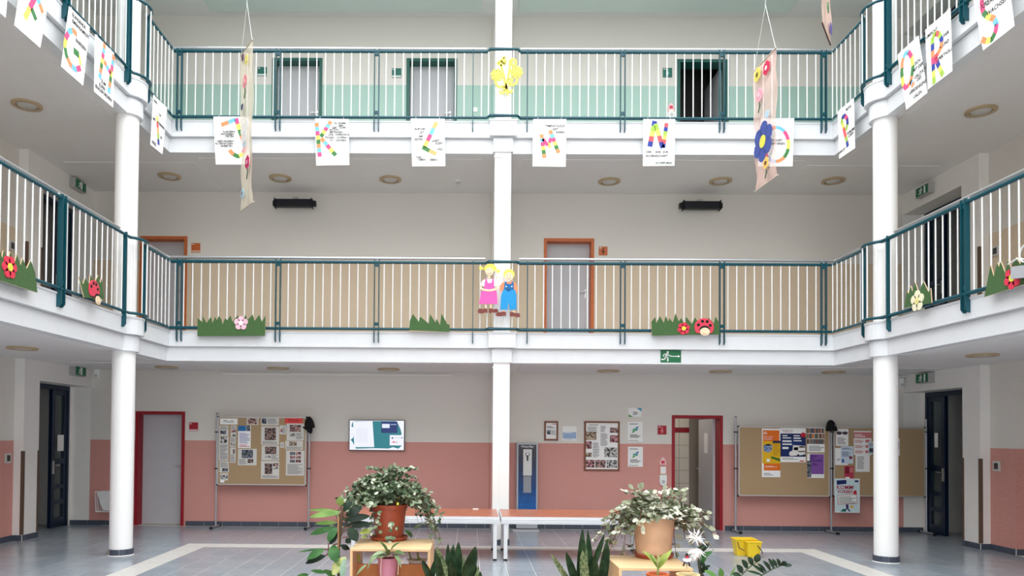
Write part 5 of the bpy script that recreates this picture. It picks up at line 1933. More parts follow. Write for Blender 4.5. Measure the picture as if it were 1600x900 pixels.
M_STICK = mat('pale_rod', (196, 186, 168), .7)
banner(((377, 86), (394, 63)), ((376, 329), (395, 317)), 8.35, 8.70, (236, 226, 204), .72, 'cream gauze banner with felt flowers and white butterfly hanging at the left',
       [(.35, .05, .05, (104, 72, 92), None, 0), (.7, .1, .06, (228, 214, 110), (240, 230, 160), 0), (.55, .22, .08, (238, 150, 160), (240, 200, 190), 1), (.3, .36, .045, (70, 74, 110), None, 0),
        (.5, .53, .16, (246, 244, 240), None, 0), (.75, .74, .08, (206, 50, 110), (236, 170, 196), 1), (.35, .91, .06, (180, 210, 226), (120, 120, 130), 0)], M_STICK, up=(386, 4))
banner(((1178, 111), (1212, 76)), ((1181, 298), (1214, 275)), 7.5, 7.98, (238, 202, 190), .62, 'pink gauze banner with a big blue felt flower hanging at the right',
       [(.28, .08, .075, (230, 216, 100), (110, 96, 40), 0), (.7, .1, .075, (214, 50, 90), (250, 220, 220), 0), (.35, .26, .075, (240, 170, 186), (246, 200, 206), 1), (.7, .47, .05, (186, 214, 232), None, 0),
        (.5, .66, .21, (66, 84, 156), (226, 220, 90), 0), (.62, .85, .065, (240, 200, 110), (110, 70, 30), 1)], M_STICK, up=(1196, 8))
banner(((1284, -190), (1296, -140)), ((1285, 38), (1297, 68)), 7.95, 7.55, (240, 206, 190), .75, 'tip of a pink gauze banner hanging in at the top right',
       [(.35, .84, .06, (110, 150, 110), (110, 150, 110), 0), (.75, .93, .07, (110, 100, 180), None, 0)], mat('brown_rod', (96, 62, 52), .6))

# ================================================================ stage podiums behind the plants
M_PLY = mat('red_brown_plywood', (184, 112, 84), .3, noise=.16, scale=7)
M_FRAME = mat('podium_aluminium', (226, 228, 231), .35, metal=.2)
for x0, x1, nm in ((-1.60, .395, 'left'), (.415, 2.41, 'right')):
    y0, y1, zt = 9.82, 10.80, .585
    t = thing('stage_podium', 'low stage podium with red-brown top and aluminium frame, %s of the pair' % nm, 'podium', ((x0 + x1) / 2, (y0 + y1) / 2, 0), 'stage podiums')
    MB().box(x0 + .012, x1 - .012, y0 + .012, y1 - .012, zt - .03, zt).build('top_board', M_PLY, t)
    mb = MB()
    for a, b, c, d in ((x0, x1, y0, y0 + .03), (x0, x1, y1 - .03, y1), (x0, x0 + .03, y0 + .03, y1 - .03), (x1 - .03, x1, y0 + .03, y1 - .03)):
        mb.box(a, b, c, d, zt - .098, zt - .004)
    for z in (zt - .036, zt - .066):
        mb.box(x0, x1, y0 - .006, y0, z - .01, z + .004)
    mb.build('frame', M_FRAME, t)
    for lx in (x0 + .06, x1 - .06):
        for ly in (y0 + .035, y1 - .035):
            l_ = MB().box(lx - .024, lx + .024, ly - .024, ly + .024, .02, zt - .09).build('leg', M_FRAME, t)
            MB().box(lx - .025, lx + .025, ly - .025, ly + .025, 0, .025).build('rubber_foot', M_BLACK, l_)
p = on('z', 743, 794.5, .585)
MB().box(p.x - .04, p.x + .04, 10.68, 10.73, .586, .60).build('chalk_eraser', M_SIGNW, label='small white block lying on the left stage podium', cat='block')

# ================================================================ yellow mop bucket
p = on('z', 1171, 871, 0)
bx, by = p.x, p.y + .1
t = thing('mop_bucket', 'yellow plastic mop bucket with two compartments standing on the tiles', 'bucket', (bx, by, 0))
M_BUCK = mat('yellow_plastic', (240, 206, 42), .4)


def tub(x0, x1, y0, y1, h, ins, wl=.008):
    mb = MB()
    o_t = [(x0, y0), (x1, y0), (x1, y1), (x0, y1)]
    cxm, cym = (x0 + x1) / 2, (y0 + y1) / 2
    f = lambda pts, d, z: [(x + (d if x < cxm else -d), y + (d if y < cym else -d), z) for x, y in pts]
    rings = [f(o_t, ins, 0), f(o_t, 0, h), f(o_t, -.012, h), f(o_t, -.012, h + .012), f(o_t, wl, h + .012), f(o_t, ins + wl, .012)]
    vs = [q for r_ in rings for q in r_]
    fs = [(3, 2, 1, 0)]
    for i in range(len(rings) - 1):
        fs += [(i * 4 + k, i * 4 + (k + 1) % 4, (i + 1) * 4 + (k + 1) % 4, (i + 1) * 4 + k) for k in range(4)]
    fs.append(tuple(range((len(rings) - 1) * 4, len(rings) * 4)))
    return mb.add(vs, fs)


tub(bx - .15, bx + .14, by, by + .2, .225, .03).build('main_tub', M_BUCK, t, bevel=.006)
tub(bx - .035, bx + .165, by - .12, by + .0, .205, .025).build('front_tub', M_BUCK, t, bevel=.006)
MB().tube([(bx - .13, by - .01, .2), (bx - .115, by - .03, .12), (bx - .05, by - .05, .085)], .007, 6).build('handle', M_GUARD, t)
MB().tube([(bx + .10, by - .135, .17), (bx + .15, by - .145, .10), (bx + .165, by - .14, .06)], .007, 6).build('handle', M_GUARD, t)

# ================================================================ plants on the low platform in the foreground
M_BIRCH = mat('birch_plywood', (226, 196, 150), .5, noise=.05, scale=8)
M_BIRCH2 = mat('plywood_inside', (206, 138, 82), .55, noise=.08, scale=8)
M_TERRA = mat('orange_terracotta', (150, 70, 46), .45, noise=.05, scale=6)
M_SAND = mat('sand_terracotta', (206, 168, 138), .8, noise=.12, scale=9)
M_SOIL = mat('soil', (62, 48, 38), .95, noise=.3, scale=60)
ZP, ZB = .40, .853
t = thing('plant_platform', 'low wooden platform carrying the boxes and potted plants', 'platform', (.3, 5.1, 0))
MB().box(-2.2, 2.6, 4.1, 6.05, ZP - .04, ZP).build('deck', M_PLY, t)
for x in (-2.1, .2, 2.5):
    for y in (4.2, 5.95):
        MB().box(x - .04, x + .04, y - .04, y + .04, 0, ZP - .04).build('leg', M_FRAME, t)


def pot_prof(rt, rb, h, rim=.02, wall=.008):
    return [(rb, 0), (rt - .006, h - rim), (rt + .004, h - rim), (rt + .006, h), (rt - wall, h), (rt - wall - .004, h - .02)]


def pot(name, x, y, z, rt, rb, h, m, label, saucer=None, rim=.02, cat='pot'):
    t = thing(name, label, cat, (x, y, z))
    z1 = z
    if saucer:
        MB().lathe([(saucer * .86, 0), (saucer, .024), (saucer, .03), (saucer - .008, .03), (saucer * .84, .012)], x, y, 32, z0=z).build('saucer', M_TERRA if saucer else m, t, smooth=True)
        z1 = z + .012
    MB().lathe(pot_prof(rt, rb, h, rim), x, y, 36, z0=z1).build('pot_body', m, t, smooth=True)
    MB().lathe([(rt - .012, -.02), (rt - .02, -.014), (.01, -.01)], x, y, 24, z0=z1 + h).build('soil', M_SOIL, t)
    return t


def leaf_mb(mb, base, tip, w, nrm, bend=0.0, mi=0, nseg=5, shape='oval', fold=.12):
    base, tip, nrm = Vector(base), Vector(tip), Vector(nrm).normalized()
    ax = tip - base
    L = ax.length
    if L < 1e-6:
        return mb
    t = ax / L
    nrm = (nrm - t * nrm.dot(t))
    nrm = nrm.normalized() if nrm.length > 1e-4 else t.orthogonal().normalized()
    s = t.cross(nrm)
    vs, fs = [], []
    for i in range(nseg + 1):
        f_ = i / nseg
        if shape == 'oval':
            hw = math.sin(math.pi * min(max(f_ * .96 + .02, 0), 1)) ** .75
        elif shape == 'paddle':
            hw = math.sin(math.pi * f_ ** 1.5) ** .7 if 0 < f_ < 1 else .02
        else:
            hw = (min(1, .55 + f_ * 1.2)) * max(0.0, 1 - max(0, f_ - .45) / .55) ** .7
        hw = max(hw, .03) * w / 2
        c = base + ax * f_ + nrm * (bend * L * math.sin(math.pi * f_))
        vs += [c - s * hw + nrm * fold * hw, c, c + s * hw + nrm * fold * hw]
    for i in range(nseg):
        a = i * 3
        fs += [(a, a + 1, a + 4, a + 3), (a + 1, a + 2, a + 5, a + 4)]
    return mb.add(vs, fs, mi)


def leafmat(name, rgb, rgb2, axis_noise=18, rough=.45):
    m = mat(name, rgb, rough, spec=.22)
    nt = m.node_tree
    b = nt.nodes['Principled BSDF']
    tc = nt.nodes.new('ShaderNodeTexCoord')
    n = nt.nodes.new('ShaderNodeTexNoise')
    n.inputs['Scale'].default_value = axis_noise
    n.inputs['Detail'].default_value = 3
    r_ = nt.nodes.new('ShaderNodeValToRGB')
    r_.color_ramp.elements[0].position = .38
    r_.color_ramp.elements[1].position = .62
    r_.color_ramp.elements[0].color = (*lin(rgb), 1)
    r_.color_ramp.elements[1].color = (*lin(rgb2), 1)
    nt.links.new(tc.outputs['Object'], n.inputs['Vector'])
    nt.links.new(n.outputs['Fac'], r_.inputs['Fac'])
    nt.links.new(r_.outputs['Color'], b.inputs['Base Color'])
    b.inputs['Subsurface Weight'].default_value = 0.0
    return m


# ---- plywood boxes
def wood_box(x0, x1, y0, y1, z0, z1, label, shelf=None, lip=None, hole=None):
    t = thing('plywood_box', label, 'box', ((x0 + x1) / 2, (y0 + y1) / 2, z0), 'plywood boxes under the plants')
    th = .018
    MB().box(x0, x1, y0, y1, z1 - th, z1).build('top_panel', M_BIRCH, t, bevel=.002)
    if hole:
        mb = MB()
        ym, zm = hole
        mb.box(x0, x0 + th, y0, ym - .055, z0, z1 - th)
        mb.box(x0, x0 + th, ym + .055, y1, z0, z1 - th)
        mb.box(x0, x0 + th, ym - .055, ym + .055, z0, zm - .018)
        mb.box(x0, x0 + th, ym - .055, ym + .055, zm + .018, z1 - th)
        mb.build('side_panel', M_BIRCH, t)
    else:
        MB().box(x0, x0 + th, y0, y1, z0, z1 - th).build('side_panel', M_BIRCH, t)
    MB().box(x1 - th, x1, y0, y1, z0, z1 - th).build('side_panel', M_BIRCH, t)
    MB().box(x0 + th, x1 - th, y0, y1, z0, z0 + th).build('bottom_panel', M_BIRCH2, t)
    if shelf:
        MB().box(x0 + th, x1 - th, y0 + .02, y1, shelf - th, shelf).build('shelf', M_BIRCH2, t)
    if lip:
        MB().box(x0 + th, x1 - th, lip[0], lip[0] + th, z0 + th, lip[1]).build('inner_panel', M_BIRCH2, t)
    return t


la, lb_ = on('y', 547, 857, 5.26), on('y', 672.5, 857, 5.26)
wood_box(la.x, lb_.x, 5.26, 5.78, ZP, ZB, 'plywood box under the large orange pot at the left', shelf=.60, lip=(5.52, .70))
ra, rb_ = on('y', 967, 883, 4.6), on('y', 1083, 885, 4.6)
wood_box(ra.x, rb_.x, 4.60, 5.08, ZP, ZB, 'plywood box with a handle slot under the sand-coloured pot', hole=(4.72, .765))

# ---- big variegated plant in an orange pot
p = on('z', 608, 843, ZB)
PX, PY = p.x, p.y
PLANT_L = pot('potted_plant', PX, PY, ZB, .135, .108, .262, M_TERRA, 'bushy variegated plant in an orange pot on the left plywood box', .15, .03, 'plant')
LM = [leafmat('variegated_leaf_pale', (200, 208, 188), (158, 172, 144), 30), leafmat('variegated_leaf_mid', (100, 120, 90), (140, 156, 126), 30), leafmat('variegated_leaf_dark', (56, 78, 54), (86, 108, 78), 30)]
M_STEM = mat('brown_stem', (116, 82, 62), .7)


def bush(parent, x, y, z, seed, nst, rx, ry, up, droop, leaf_len, leaf_w, mats, per=9, shape='oval', sides=None, stemr=.0025, pair=True, flat=.5, pale=.12):
    r_ = random.Random(seed)
    lv, st = MB(), MB()
    for i in range(nst):
        a = r_.uniform(0, 2 * math.pi)
        reach = r_.uniform(.02, 1.0) ** .5
        ex, ey = rx * reach * math.cos(a), ry * reach * math.sin(a)
        top = up * (1.0 - flat * reach ** 2) * r_.uniform(.3, 1.06)
        dr = (sides if sides and math.cos(a) > 0 else droop) * reach ** 3
        if math.sin(a) < 0:
            dr *= abs(math.cos(a)) ** 1.5
            ey *= .78
        end = top * .92 - dr * r_.random() * 1.25
        if r_.random() < .045:
            ex, ey, top = ex * .5, ey * .5, up * r_.uniform(1.05, 1.22)
            end = top
        pts = []
        n = 8
        for k in range(n + 1):
            f_ = k / n
            w0 = max(0.0, (f_ - .45) / .55)
            zz = z + top * math.sin(min(1, f_ * 1.6) * math.pi / 2) * (1 - w0 ** 1.6) + end * w0 ** 1.6
            pts.append(Vector((x + ex * f_ + .01 * math.sin(k + i), y + ey * f_ + .01 * math.cos(k * 1.3 + i), zz)))
        # stay clear of the pot wall
        st.tube(pts, [stemr * (1 - .5 * k / n) for k in range(n + 1)], 4, cap=False)
        for k in range(per):
            f_ = .22 + .78 * (k + r_.random() * .6) / per
            q = min(f_, .999) * n
            i0 = int(q)
            c = pts[i0].lerp(pts[min(i0 + 1, n)], q - i0)
            t = (pts[min(i0 + 1, n)] - pts[i0]).normalized()
            side = t.cross(Vector((0, 0, 1)))
            side = side.normalized() if side.length > 1e-3 else Vector((1, 0, 0))
            for sg in ((-1, 1) if pair else (r_.choice((-1, 1)),)):
                d = (side * sg * r_.uniform(.5, 1) + t * r_.uniform(.1, .8) + Vector((r_.uniform(-.5, .5), r_.uniform(-.5, .5), r_.uniform(-.35, .55)))).normalized()
                L = leaf_len * r_.uniform(.7, 1.25)
                nn = Vector((r_.uniform(-.6, .6), r_.uniform(-.9, .1), r_.uniform(.3, 1)))
                rz = r_.random()
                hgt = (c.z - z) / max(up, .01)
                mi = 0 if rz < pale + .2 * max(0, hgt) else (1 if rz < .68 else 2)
                leaf_mb(lv, c, c + d * L, leaf_w * r_.uniform(.8, 1.2), nn, r_.uniform(-.12, .12), mi, 4, shape)
    lv.build('foliage', mats, parent, smooth=True, kind='stuff')
    st.build('stems', M_STEM, parent, kind='stuff')


bush(PLANT_L, PX + .0, PY - .02, ZB + .245, 6, 230, .46, .28, .27, .50, .040, .030, LM, 9, flat=.38)
# trailing shoots in front of the pot
lv = MB()
rr = random.Random(2)
for u0, v0, u1, v1 in ((593, 798, 588, 836), (583, 800, 580, 835), (615, 816, 614, 828), (608, 838, 612, 848)):
    for k in range(9):
        f_ = k / 8
        c = on('y', u0 + (u1 - u0) * f_ + rr.uniform(-4, 4), v0 + (v1 - v0) * f_, PY - .155 + rr.uniform(-.01, .0))
        leaf_mb(lv, c, c + Vector((rr.uniform(-.04, .04), -.008, rr.uniform(-.03, .01))), .027, (0, -1, .3), 0, rr.choice((0, 1, 1, 2)), 4)
lv.build('trailing_leaves', LM, PLANT_L, smooth=True, kind='stuff')
c = on('y', 621.5, 787, PY - .14)
MB().box(c.x - .008, c.x + .008, c.y - .004, c.y, c.z - .01, c.z + .01).build('yellow_label', M_FYEL, PLANT_L)

# ---- grey-leaved trailing plant in a sand-coloured pot
p = on('z', 1021, 870.5, ZB)
QX, QY = p.x, p.y
PLANT_R = pot('potted_plant', QX, QY, ZB, .143, .114, .268, M_SAND, 'grey-leaved trailing plant in a sand-coloured pot on the right plywood box', .134, .012, 'plant')
LM2 = [leafmat('dusty_leaf_pale', (222, 222, 208), (186, 190, 168), 24, .6), leafmat('dusty_leaf_mid', (136, 144, 116), (176, 180, 156), 24, .6), leafmat('dusty_leaf_dark', (84, 94, 66), (116, 122, 94), 24, .6)]
bush(PLANT_R, QX, QY - .01, ZB + .255, 9, 140, .42, .25, .155, .60, .054, .034, LM2, 8, 'paddle', sides=.36, stemr=.0035, flat=.55, pale=.3)
rr = random.Random(12)
lv, st = MB(), MB()
for u0, v0, u1, v1 in ((1018, 790, 1003, 766), (1018, 790, 1006, 764), (1015, 792, 990, 765), (1030, 790, 1037, 768), (1060, 790, 1066, 778), (1075, 795, 1098, 806), (1040, 792, 1045, 775)):
    a, b = on('y', u0, v0, QY - .02), on('y', u1, v1, QY - .02)
    st.tube([a, a.lerp(b, .5) + Vector((0, 0, .015)), b], .0035, 5)
    leaf_mb(lv, b, b + (b - a).normalized() * .05, .03, (0, -1, .4), 0, rr.choice((0, 1)), 5, 'paddle')
    leaf_mb(lv, a.lerp(b, .6), a.lerp(b, .6) + Vector((.04 * rr.choice((-1, 1)), -.01, .02)), .026, (0, -1, .4), 0, 1, 5, 'paddle')
for u, v in ((998, 812), (1001, 825), (1004, 820), (1030, 808)):
    c = on('y', u, v, QY - .165)
    leaf_mb(lv, c, c + Vector((rr.uniform(-.03, .03), -.006, -.04)), .026, (0, -1, .2), 0, rr.choice((0, 0, 1)), 5, 'paddle')
lv.build('shoots', LM2, PLANT_R, smooth=True, kind='stuff')
st.build('shoot_stems', M_STEM, PLANT_R, kind='stuff')

# ---- brown pot standing inside the right box
pot('flower_pot', on('y', 998, 890, 4.90).x, 4.90, ZP + .018, .082, .066, .30, mat('brown_plastic_pot', (150, 76, 56), .5), 'red-brown pot standing inside the right plywood box', .1, .02)

# ---- pink pot with an orchid-like plant, white pot behind it
px_, py_ = on('y', 606, 885, 5.40).x, 5.40
t = pot('potted_orchid', px_, py_, .60, .080, .058, .172, mat('pink_glazed_pot', (206, 150, 176), .25), 'strap-leaved plant in a tall pink pot inside the left plywood box', None, .006, 'plant')
ml = [leafmat('orchid_leaf', (72, 104, 58), (96, 128, 76), 16), leafmat('orchid_leaf_pale', (122, 146, 104), (146, 166, 128), 16)]
k1 = crop(460, 720, 5)
for i, (b, tp, w_, bd, mi) in enumerate((((735, 735), (655, 620), .034, .1, 0), ((745, 715), (830, 635), .034, .1, 0), ((720, 715), (590, 760), .034, .15, 1), ((700, 720), (565, 860), .03, .3, 1), ((770, 715), (868, 735), .036, .12, 0), ((720, 740), (600, 770), .04, .1, 1), ((780, 730), (835, 840), .03, .3, 1), ((735, 740), (735, 690), .03, .05, 0), ((560, 812), (480, 898), .025, .05, 1))):
    a, c = on('y', *k1(*b), py_ - .13), on('y', *k1(*tp), py_ - .2)
    if i == 8:
        a = on('y', *k1(*b), py_ - .2)
    leaf_mb(MB(), a, c, w_, (0, -.6, .8), bd, 0, 7, 'blade').build('leaf', ml[mi], t, smooth=True)
mb = MB()
for pts in (((680, 752), (678, 800), (674, 860), (676, 900)), ((800, 745), (835, 780), (868, 785)), ((765, 740), (700, 745), (672, 765)), ((805, 742), (812, 820), (808, 890))):
    mb.tube([on('y', *k1(*q), py_ - .085) for q in pts], .0035, 5)
mb.build('aerial_roots', mat('pale_root', (226, 220, 206), .7), t)
wx, wy = on('y', 652, 876, 5.65).x, 5.65
t = pot('flower_pot', wx, wy, .60, .073, .056, .118, mat('cream_white_pot', (232, 226, 214), .4), 'small white pot with cut stems behind the pink pot', None, .008)
mb = MB()
for q0, q1 in (((968, 775), (960, 698)), ((912, 770), (888, 695)), ((978, 775), (968, 745))):
    a, b = on('y', *k1(*q0), wy), on('y', *k1(*q1), wy)
    mb.tube([a, b], [.008, .006], 6)
mb.build('stems', mat('green_stem', (140, 160, 96), .6), t)

# ---- large leafy plant at the left edge of the box
EY = 5.42
sx_, sz_ = on('y', 530, 870, EY).x, ZP
t = pot('leafy_plant', sx_, EY, ZP, .10, .08, .2, M_TERRA, 'tall leafy plant tied to a stake left of the plywood box', None, .02, 'plant')
mb = MB()
mb.tube([Vector((sx_, EY, ZP + .18)), on('y', 529, 860, EY), on('y', 533, 815, EY), on('y', 536, 800, EY)], [.012, .011, .013, .008], 8)
mb.build('trunk', mat('dark_stem', (84, 70, 54), .8), t, smooth=True)
MB().tube([on('y', 528.5, 870, EY - .02), on('y', 528.5, 806, EY - .02)], .006, 6).build('stake', mat('bamboo_stake', (176, 136, 96), .7), t)
gl = {'l': leafmat('leaf_light_green', (94, 134, 62), (124, 158, 84), 10), 'm': leafmat('leaf_mid_green', (44, 92, 46), (68, 116, 62), 10), 'd': leafmat('leaf_dark_green', (16, 34, 22), (28, 50, 32), 10),
      'v': leafmat('leaf_variegated', (196, 206, 140), (120, 150, 84), 26), 'y': leafmat('leaf_lime', (176, 188, 96), (150, 172, 84), 12), 'b': leafmat('leaf_blue_green', (112, 142, 122), (136, 162, 142), 8)}
for b, tp, w_, cl, dy in (((370, 402), (110, 385), 26, 'l', 0), ((350, 412), (122, 440), 52, 'l', -.05), ((362, 350), (352, 280), 62, 'l', -.04), ((335, 482), (165, 492), 36, 'l', .05), ((320, 522), (125, 575), 50, 'm', 0),
                          ((330, 520), (262, 632), 62, 'm', -.1), ((330, 545), (280, 652), 60, 'd', -.03), ((425, 522), (492, 628), 84, 'd', -.08), ((300, 660), (322, 792), 92, 'm', -.12), ((232, 692), (100, 768), 62, 'm', -.08),
                          ((245, 742), (88, 802), 62, 'd', -.03), ((230, 685), (32, 712), 16, 'm', 0), ((400, 752), (298, 892), 92, 'v', -.1), ((250, 872), (128, 858), 32, 'm', -.1), ((318, 905), (232, 852), 42, 'm', -.12),
                          ((110, 888), (20, 900), 30, 'm', -.1), ((392, 760), (368, 935), 46, 'b', -.2), ((378, 400), (450, 318), 52, 'd', .06), ((392, 470), (590, 432), 62, 'd', .1), ((400, 510), (600, 492), 60, 'd', .1),
                          ((420, 440), (520, 360), 70, 'd', .12), ((510, 570), (600, 540), 50, 'y', .15), ((520, 600), (570, 590), 30, 'v', .15), ((860, 540), (920, 598), 34, 'm', .3), ((480, 720), (505, 790), 44, 'y', .1), ((400, 640), (440, 610), 50, 'd', .03), ((360, 660), (430, 690), 44, 'd', .03)):
    a, c = on('y', *k1(*b), EY + dy * .5), on('y', *k1(*tp), EY + dy)
    leaf_mb(MB(), a, c, w_ / 5 / 1160 * EY, (rr.uniform(-.3, .3), -1, rr.uniform(.2, .6)), rr.uniform(.02, .1), 0, 7).build('leaf', gl[cl], t, smooth=True)
mb = MB()
for q0, q1 in (((372, 430), (365, 400)), ((370, 440), (350, 412)), ((375, 420), (362, 350)), ((370, 470), (335, 482)), ((370, 500), (320, 522)), ((380, 520), (425, 522)), ((360, 640), (300, 660)), ((300, 700), (232, 692)), ((290, 690), (245, 742)), ((380, 400), (378, 380)), ((385, 440), (420, 440)), ((380, 560), (450, 505)), ((375, 600), (430, 590)), ((265, 740), (268, 640))):
    MB().tube([on('y', *k1(*q0), EY), on('y', *k1(*q1), EY)], .0045, 5).build('leaf_stalk', mat('red_brown_stalk', (110, 74, 58), .7), t)

# ---- snake plants
SM = leafmat('snake_leaf', (24, 46, 28), (46, 70, 44), 22, .45)
SM2 = leafmat('snake_leaf_marbled', (74, 100, 66), (136, 152, 112), 60, .4)


def snake(label, y, blades, cr, potx):
    x = on('y', *potx, y).x
    t = pot('snake_plant', x, y, ZP, .13, .11, .18, M_TERRA, label, None, .02, 'plant')
    for b, tp, w_, pale in blades:
        dy = rr.uniform(-.07, .07)
        a, c = on('y', *cr(*b), y + dy * .5), on('y', *cr(*tp), y + dy)
        # carry the blade down into the pot
        a2 = Vector((x + (a.x - x) * .55, y + dy * .3, ZP + .165))
        mb = MB()
        ax = c - a
        sd = Vector((1, 0, 0))
        vs, fs = [], []
        n = 10
        path = [a2, a.lerp(a2, .4), a, a.lerp(c, .25), a.lerp(c, .5), a.lerp(c, .7), a.lerp(c, .85), a.lerp(c, .95), c]
        wid = [.6, .9, 1, 1, .92, .72, .45, .2, .02]
        for q, g in zip(path, wid):
            hw = w_ / 1160 * y / 2 * g
            nrm = Vector((0, -1, 0))
            vs += [q - sd * hw + nrm * hw * .35, q - nrm * hw * .1, q + sd * hw + nrm * hw * .35]
        for i in range(len(path) - 1):
            k = i * 3
            fs += [(k, k + 1, k + 4, k + 3), (k + 1, k + 2, k + 5, k + 4)]
        mb.add(vs, fs)
        mb.build('leaf', SM2 if pale else SM, t, smooth=True)
    return t


k2 = crop(660, 780, 5.333)
snake('dark snake plant right of the left plywood box', 4.95,
      [((150, 640), (110, 425), 13, 0), ((205, 620), (215, 365), 8, 0), ((235, 600), (258, 375), 11, 0), ((300, 620), (300, 355), 14, 0), ((370, 640), (442, 392), 20, 0), ((185, 560), (115, 388), 9, 1), ((185, 640), (180, 500), 10, 0), ((320, 640), (318, 470), 9, 0), ((355, 640), (398, 505), 7, 1), ((410, 640), (448, 540), 9, 0), ((445, 640), (468, 560), 7, 1), ((60, 640), (0, 505), 12, 0), ((80, 640), (105, 500), 9, 0), ((340, 600), (350, 460), 5, 1), ((480, 660), (482, 600), 6, 0), ((260, 640), (235, 520), 10, 0)], k2, (705, 890))
k2 = crop(860, 750, 6)
snake('dark snake plant left of the box with the handle slot', 4.85,
      [((280, 900), (302, 452), 13, 0), ((375, 900), (350, 468), 11, 0), ((400, 800), (505, 508), 10, 0), ((480, 900), (533, 558), 12, 0), ((510, 900), (548, 622), 9, 0), ((330, 860), (325, 568), 8, 1), ((225, 920), (148, 672), 13, 0), ((150, 920), (8, 688), 10, 1), ((320, 900), (300, 655), 14, 1), ((430, 900), (415, 700), 9, 0), ((460, 910), (475, 850), 6, 1)], k2, (912, 890))

# ---- crate in front of the right box with two small pots
wood_box(ra.x + .12, rb_.x + .06, 4.22, 4.57, ZP, .735, 'low plywood crate carrying the two small pots at the right')
tx = on('y', 1027.5, 890, 4.44).x
t = pot('potted_croton', tx, 4.44, .735, .062, .046, .115, mat('bright_terracotta', (206, 104, 62), .55), 'small yellow-green leaved plant in a terracotta pot', None, .014, 'plant')
for b, tp, w_, cl in (((1005, 830), (868, 668), 52, 'y'), ((1000, 810), (925, 690), 40, 'v'), ((1015, 830), (1138, 655), 52, 'y'), ((1012, 800), (1000, 700), 50, 'v'), ((1020, 800), (1075, 690), 46, 'y'), ((1020, 790), (1110, 690), 40, 'v'), ((1000, 790), (960, 750), 40, 'y')):
    a, c = on('y', *k2(*b), 4.43), on('y', *k2(*tp), 4.43 - .04)
    leaf_mb(MB(), a, c, w_ / 6 / 1160 * 4.43, (0, -.7, .7), .12, 0, 7).build('leaf', gl[cl], t, smooth=True)
MB().tube([(tx, 4.44, .835), on('y', *k2(1012, 800), 4.44)], .006, 6).build('stem', mat('green_stem', (140, 160, 96), .6), t)
tx = on('y', 1075, 890, 4.44).x
t = pot('flower_pot', tx, 4.44, .735, .064, .05, .113, mat('cream_pot', (230, 208, 154), .5), 'small cream pot with a soil-filled rim at the right', None, .014)
# figurine on a stick
c = on('y', *k2(1280, 760), 4.42)
t = thing('stick_figurine', 'tiny red, white and black figure on a stick in the cream pot', 'figurine', (c.x, 4.42, .84))
Pf = lambda x, y, k=0.0: on('y', *k2(x, y), 4.42 - k)
MB().tube([Pf(1277, 830), Pf(1280, 720)], .0018, 5).build('stick', M_GUARD, t)
q = Pf(1280, 716)
MB().lathe([(.003, -.011), (.011, -.005), (.012, .0), (.009, .007), (.003, .011)], q.x, q.y, 10, z0=q.z).build('head', mat('figurine_red', (200, 40, 60), .5), t, smooth=True)
MB().lathe([(.011, .0), (.008, .01), (.003, .016)], q.x, q.y, 10, z0=q.z + .004).build('cap', M_INK, t, smooth=True)
MB().prism([Pf(1238, 735), Pf(1322, 735), Pf(1318, 752), Pf(1300, 765), Pf(1258, 765), Pf(1242, 752)], (0, -.012, 0)).build('dress', M_SIGNW, t)
for xa, xb in ((1265, 1245), (1292, 1308)):
    MB().tube([Pf(xa, 762), Pf(xb, 808)], .005, 6).build('leg', mat('figurine_dark', (70, 26, 30), .6), t)
# dark-stemmed plant with white tinsel
t = pot('rubber_plant', on('y', 1125, 900, 4.85).x, 4.85, ZP, .1, .08, .2, M_TERRA, 'dark glossy-leaved plant beside the cream pot', None, .02, 'plant')
MB().tube([(on('y', 1125, 900, 4.85).x, 4.85, ZP + .18), on('y', *k2(1412, 880), 4.7), on('y', *k2(1392, 760), 4.68), on('y', *k2(1370, 660), 4.66)], [.014, .012, .011, .007], 8).build('trunk', mat('grey_green_stem', (74, 84, 74), .6), t, smooth=True)
for b, tp, w_, cl in (((1395, 740), (1520, 668), 46, 'm'), ((1400, 850), (1500, 800), 34, 'd'), ((1390, 700), (1490, 600), 30, 'd'), ((1405, 760), (1445, 820), 46, 'd'), ((1410, 790), (1460, 700), 40, 'm'), ((1380, 640), (1475, 600), 24, 'd'), ((1415, 870), (1480, 830), 30, 'd')):
    a, c = on('y', *k2(*b), 4.68), on('y', *k2(*tp), 4.66)
    leaf_mb(MB(), a, c, w_ / 6 / 1160 * 4.68, (.1, -.8, .6), .06, 0, 7).build('leaf', gl[cl], t, smooth=True)
c = on('y', *k2(1365, 590), 4.60)
t = thing('tinsel_star', 'tuft of white tinsel on top of the dark-leaved plant', 'decoration', (c.x, 4.60, c.z - .15))
lv = MB()
for k in range(110):
    a = rr.uniform(0, 2 * math.pi)
    L = rr.uniform(.03, .075)
    up_ = rr.random() < .45
    b0 = c + Vector((0, 0, .035 if up_ else -.045)) + Vector((rr.uniform(-.012, .012), rr.uniform(-.012, .012), rr.uniform(-.012, .012)))
    d = Vector((math.cos(a), rr.uniform(-1, 1) * .6, math.sin(a) if up_ else -abs(math.sin(a)) * 1.2 - .25)).normalized()
    leaf_mb(lv, b0, b0 + d * L, .006, (rr.uniform(-1, 1), -1, rr.uniform(-1, 1)), .1, 0, 3)
lv.build('strands', mat('white_tinsel', (248, 248, 248), .35), t, kind='stuff')

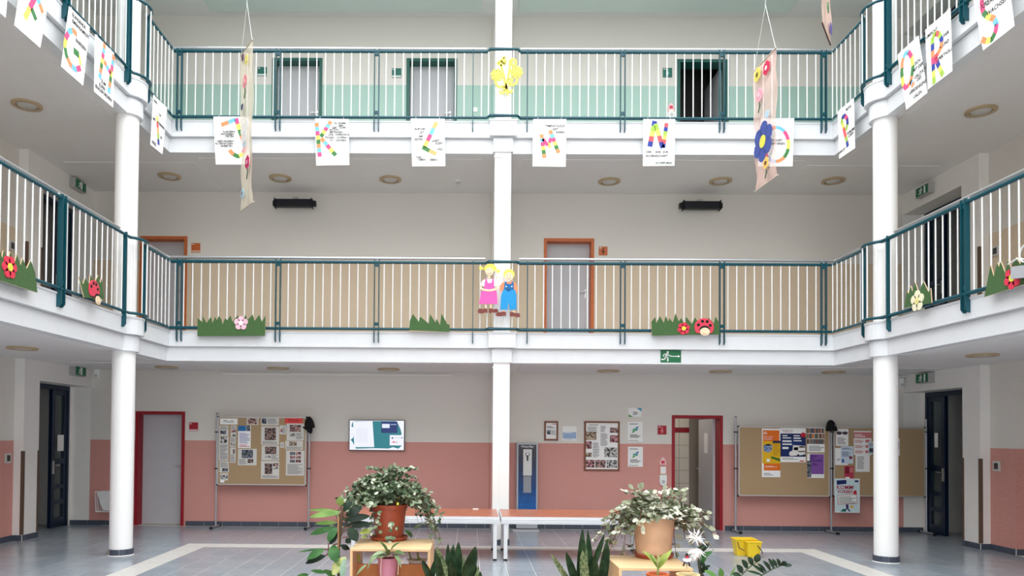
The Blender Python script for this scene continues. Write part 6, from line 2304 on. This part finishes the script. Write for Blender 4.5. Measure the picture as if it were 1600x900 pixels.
# ---- glossy fronds at the lower right
k3 = crop(1050, 800, 8)
ZY = 4.6
zx_ = on('y', 1205, 900, ZY).x
t = pot('zz_plant', zx_, ZY, ZP, .12, .1, .19, M_TERRA, 'glossy dark fronds with paired leaves at the lower right', None, .02, 'plant')
zm = [leafmat('zz_leaf', (34, 54, 40), (52, 74, 56), 14, .18), leafmat('zz_leaf_light', (86, 130, 66), (112, 156, 86), 14, .3)]
st = MB()
st.tube([(zx_ - .03, ZY, ZP + .17), on('y', *k3(860, 800), ZY), on('y', *k3(960, 695), ZY), on('y', *k3(1065, 622), ZY)], [.01, .006, .005, .003], 6)
st.tube([(zx_ + .0, ZY, ZP + .17), on('y', *k3(1100, 805), ZY), on('y', *k3(1250, 715), ZY), on('y', *k3(1370, 665), ZY), on('y', *k3(1480, 655), ZY)], [.01, .007, .005, .004, .003], 6)
st.build('fronds', mat('zz_stalk', (66, 84, 56), .5), t, smooth=True)
for b, tp, w_, mi in (((885, 765), (808, 660), 78, 0), ((945, 705), (872, 598), 74, 0), ((1010, 660), (950, 562), 74, 0), ((1050, 630), (1080, 522), 84, 0), ((860, 790), (745, 775), 60, 0),
                      ((1160, 770), (1000, 655), 44, 0), ((1180, 755), (1065, 640), 44, 0), ((1235, 728), (1140, 612), 56, 0), ((1275, 705), (1205, 580), 54, 0), ((1310, 690), (1252, 585), 46, 0), ((1345, 678), (1308, 582), 62, 0),
                      ((1370, 668), (1430, 620), 56, 0), ((1400, 665), (1502, 668), 50, 0), ((1130, 790), (935, 735), 36, 0), ((1350, 672), (1400, 610), 40, 0),
                      ((560, 800), (410, 738), 66, 1), ((610, 830), (598, 700), 86, 1), ((725, 800), (790, 690), 20, 1)):
    a, c = on('y', *k3(*b), ZY - .01), on('y', *k3(*tp), ZY - .03)
    if mi == 1:
        continue
    leaf_mb(MB(), a, c, w_ / 8 / 1160 * ZY, (rr.uniform(-.2, .4), -1, .5), .06, 0, 7).build('leaf', zm[mi], t, smooth=True)
gx = 1.565
t = pot('green_seedling', gx, 4.38, ZP, .08, .065, .17, M_TERRA, 'bright green round-leaved plant at the bottom edge right of the cream pot', None, .02, 'plant')
for b, tp, w_ in (((560, 810), (405, 735), 70), ((612, 840), (598, 700), 88), ((725, 810), (792, 688), 22)):
    a, c = on('y', *k3(*b), 4.5), on('y', *k3(*tp), 4.48)
    leaf_mb(MB(), a, c, w_ / 8 / 1160 * 4.5, (.1, -.8, .6), .06, 0, 7).build('leaf', zm[1], t, smooth=True)
    MB().tube([(gx, 4.38, ZP + .15), a], .004, 5).build('stalk', mat('green_stem', (140, 160, 96), .6), t)
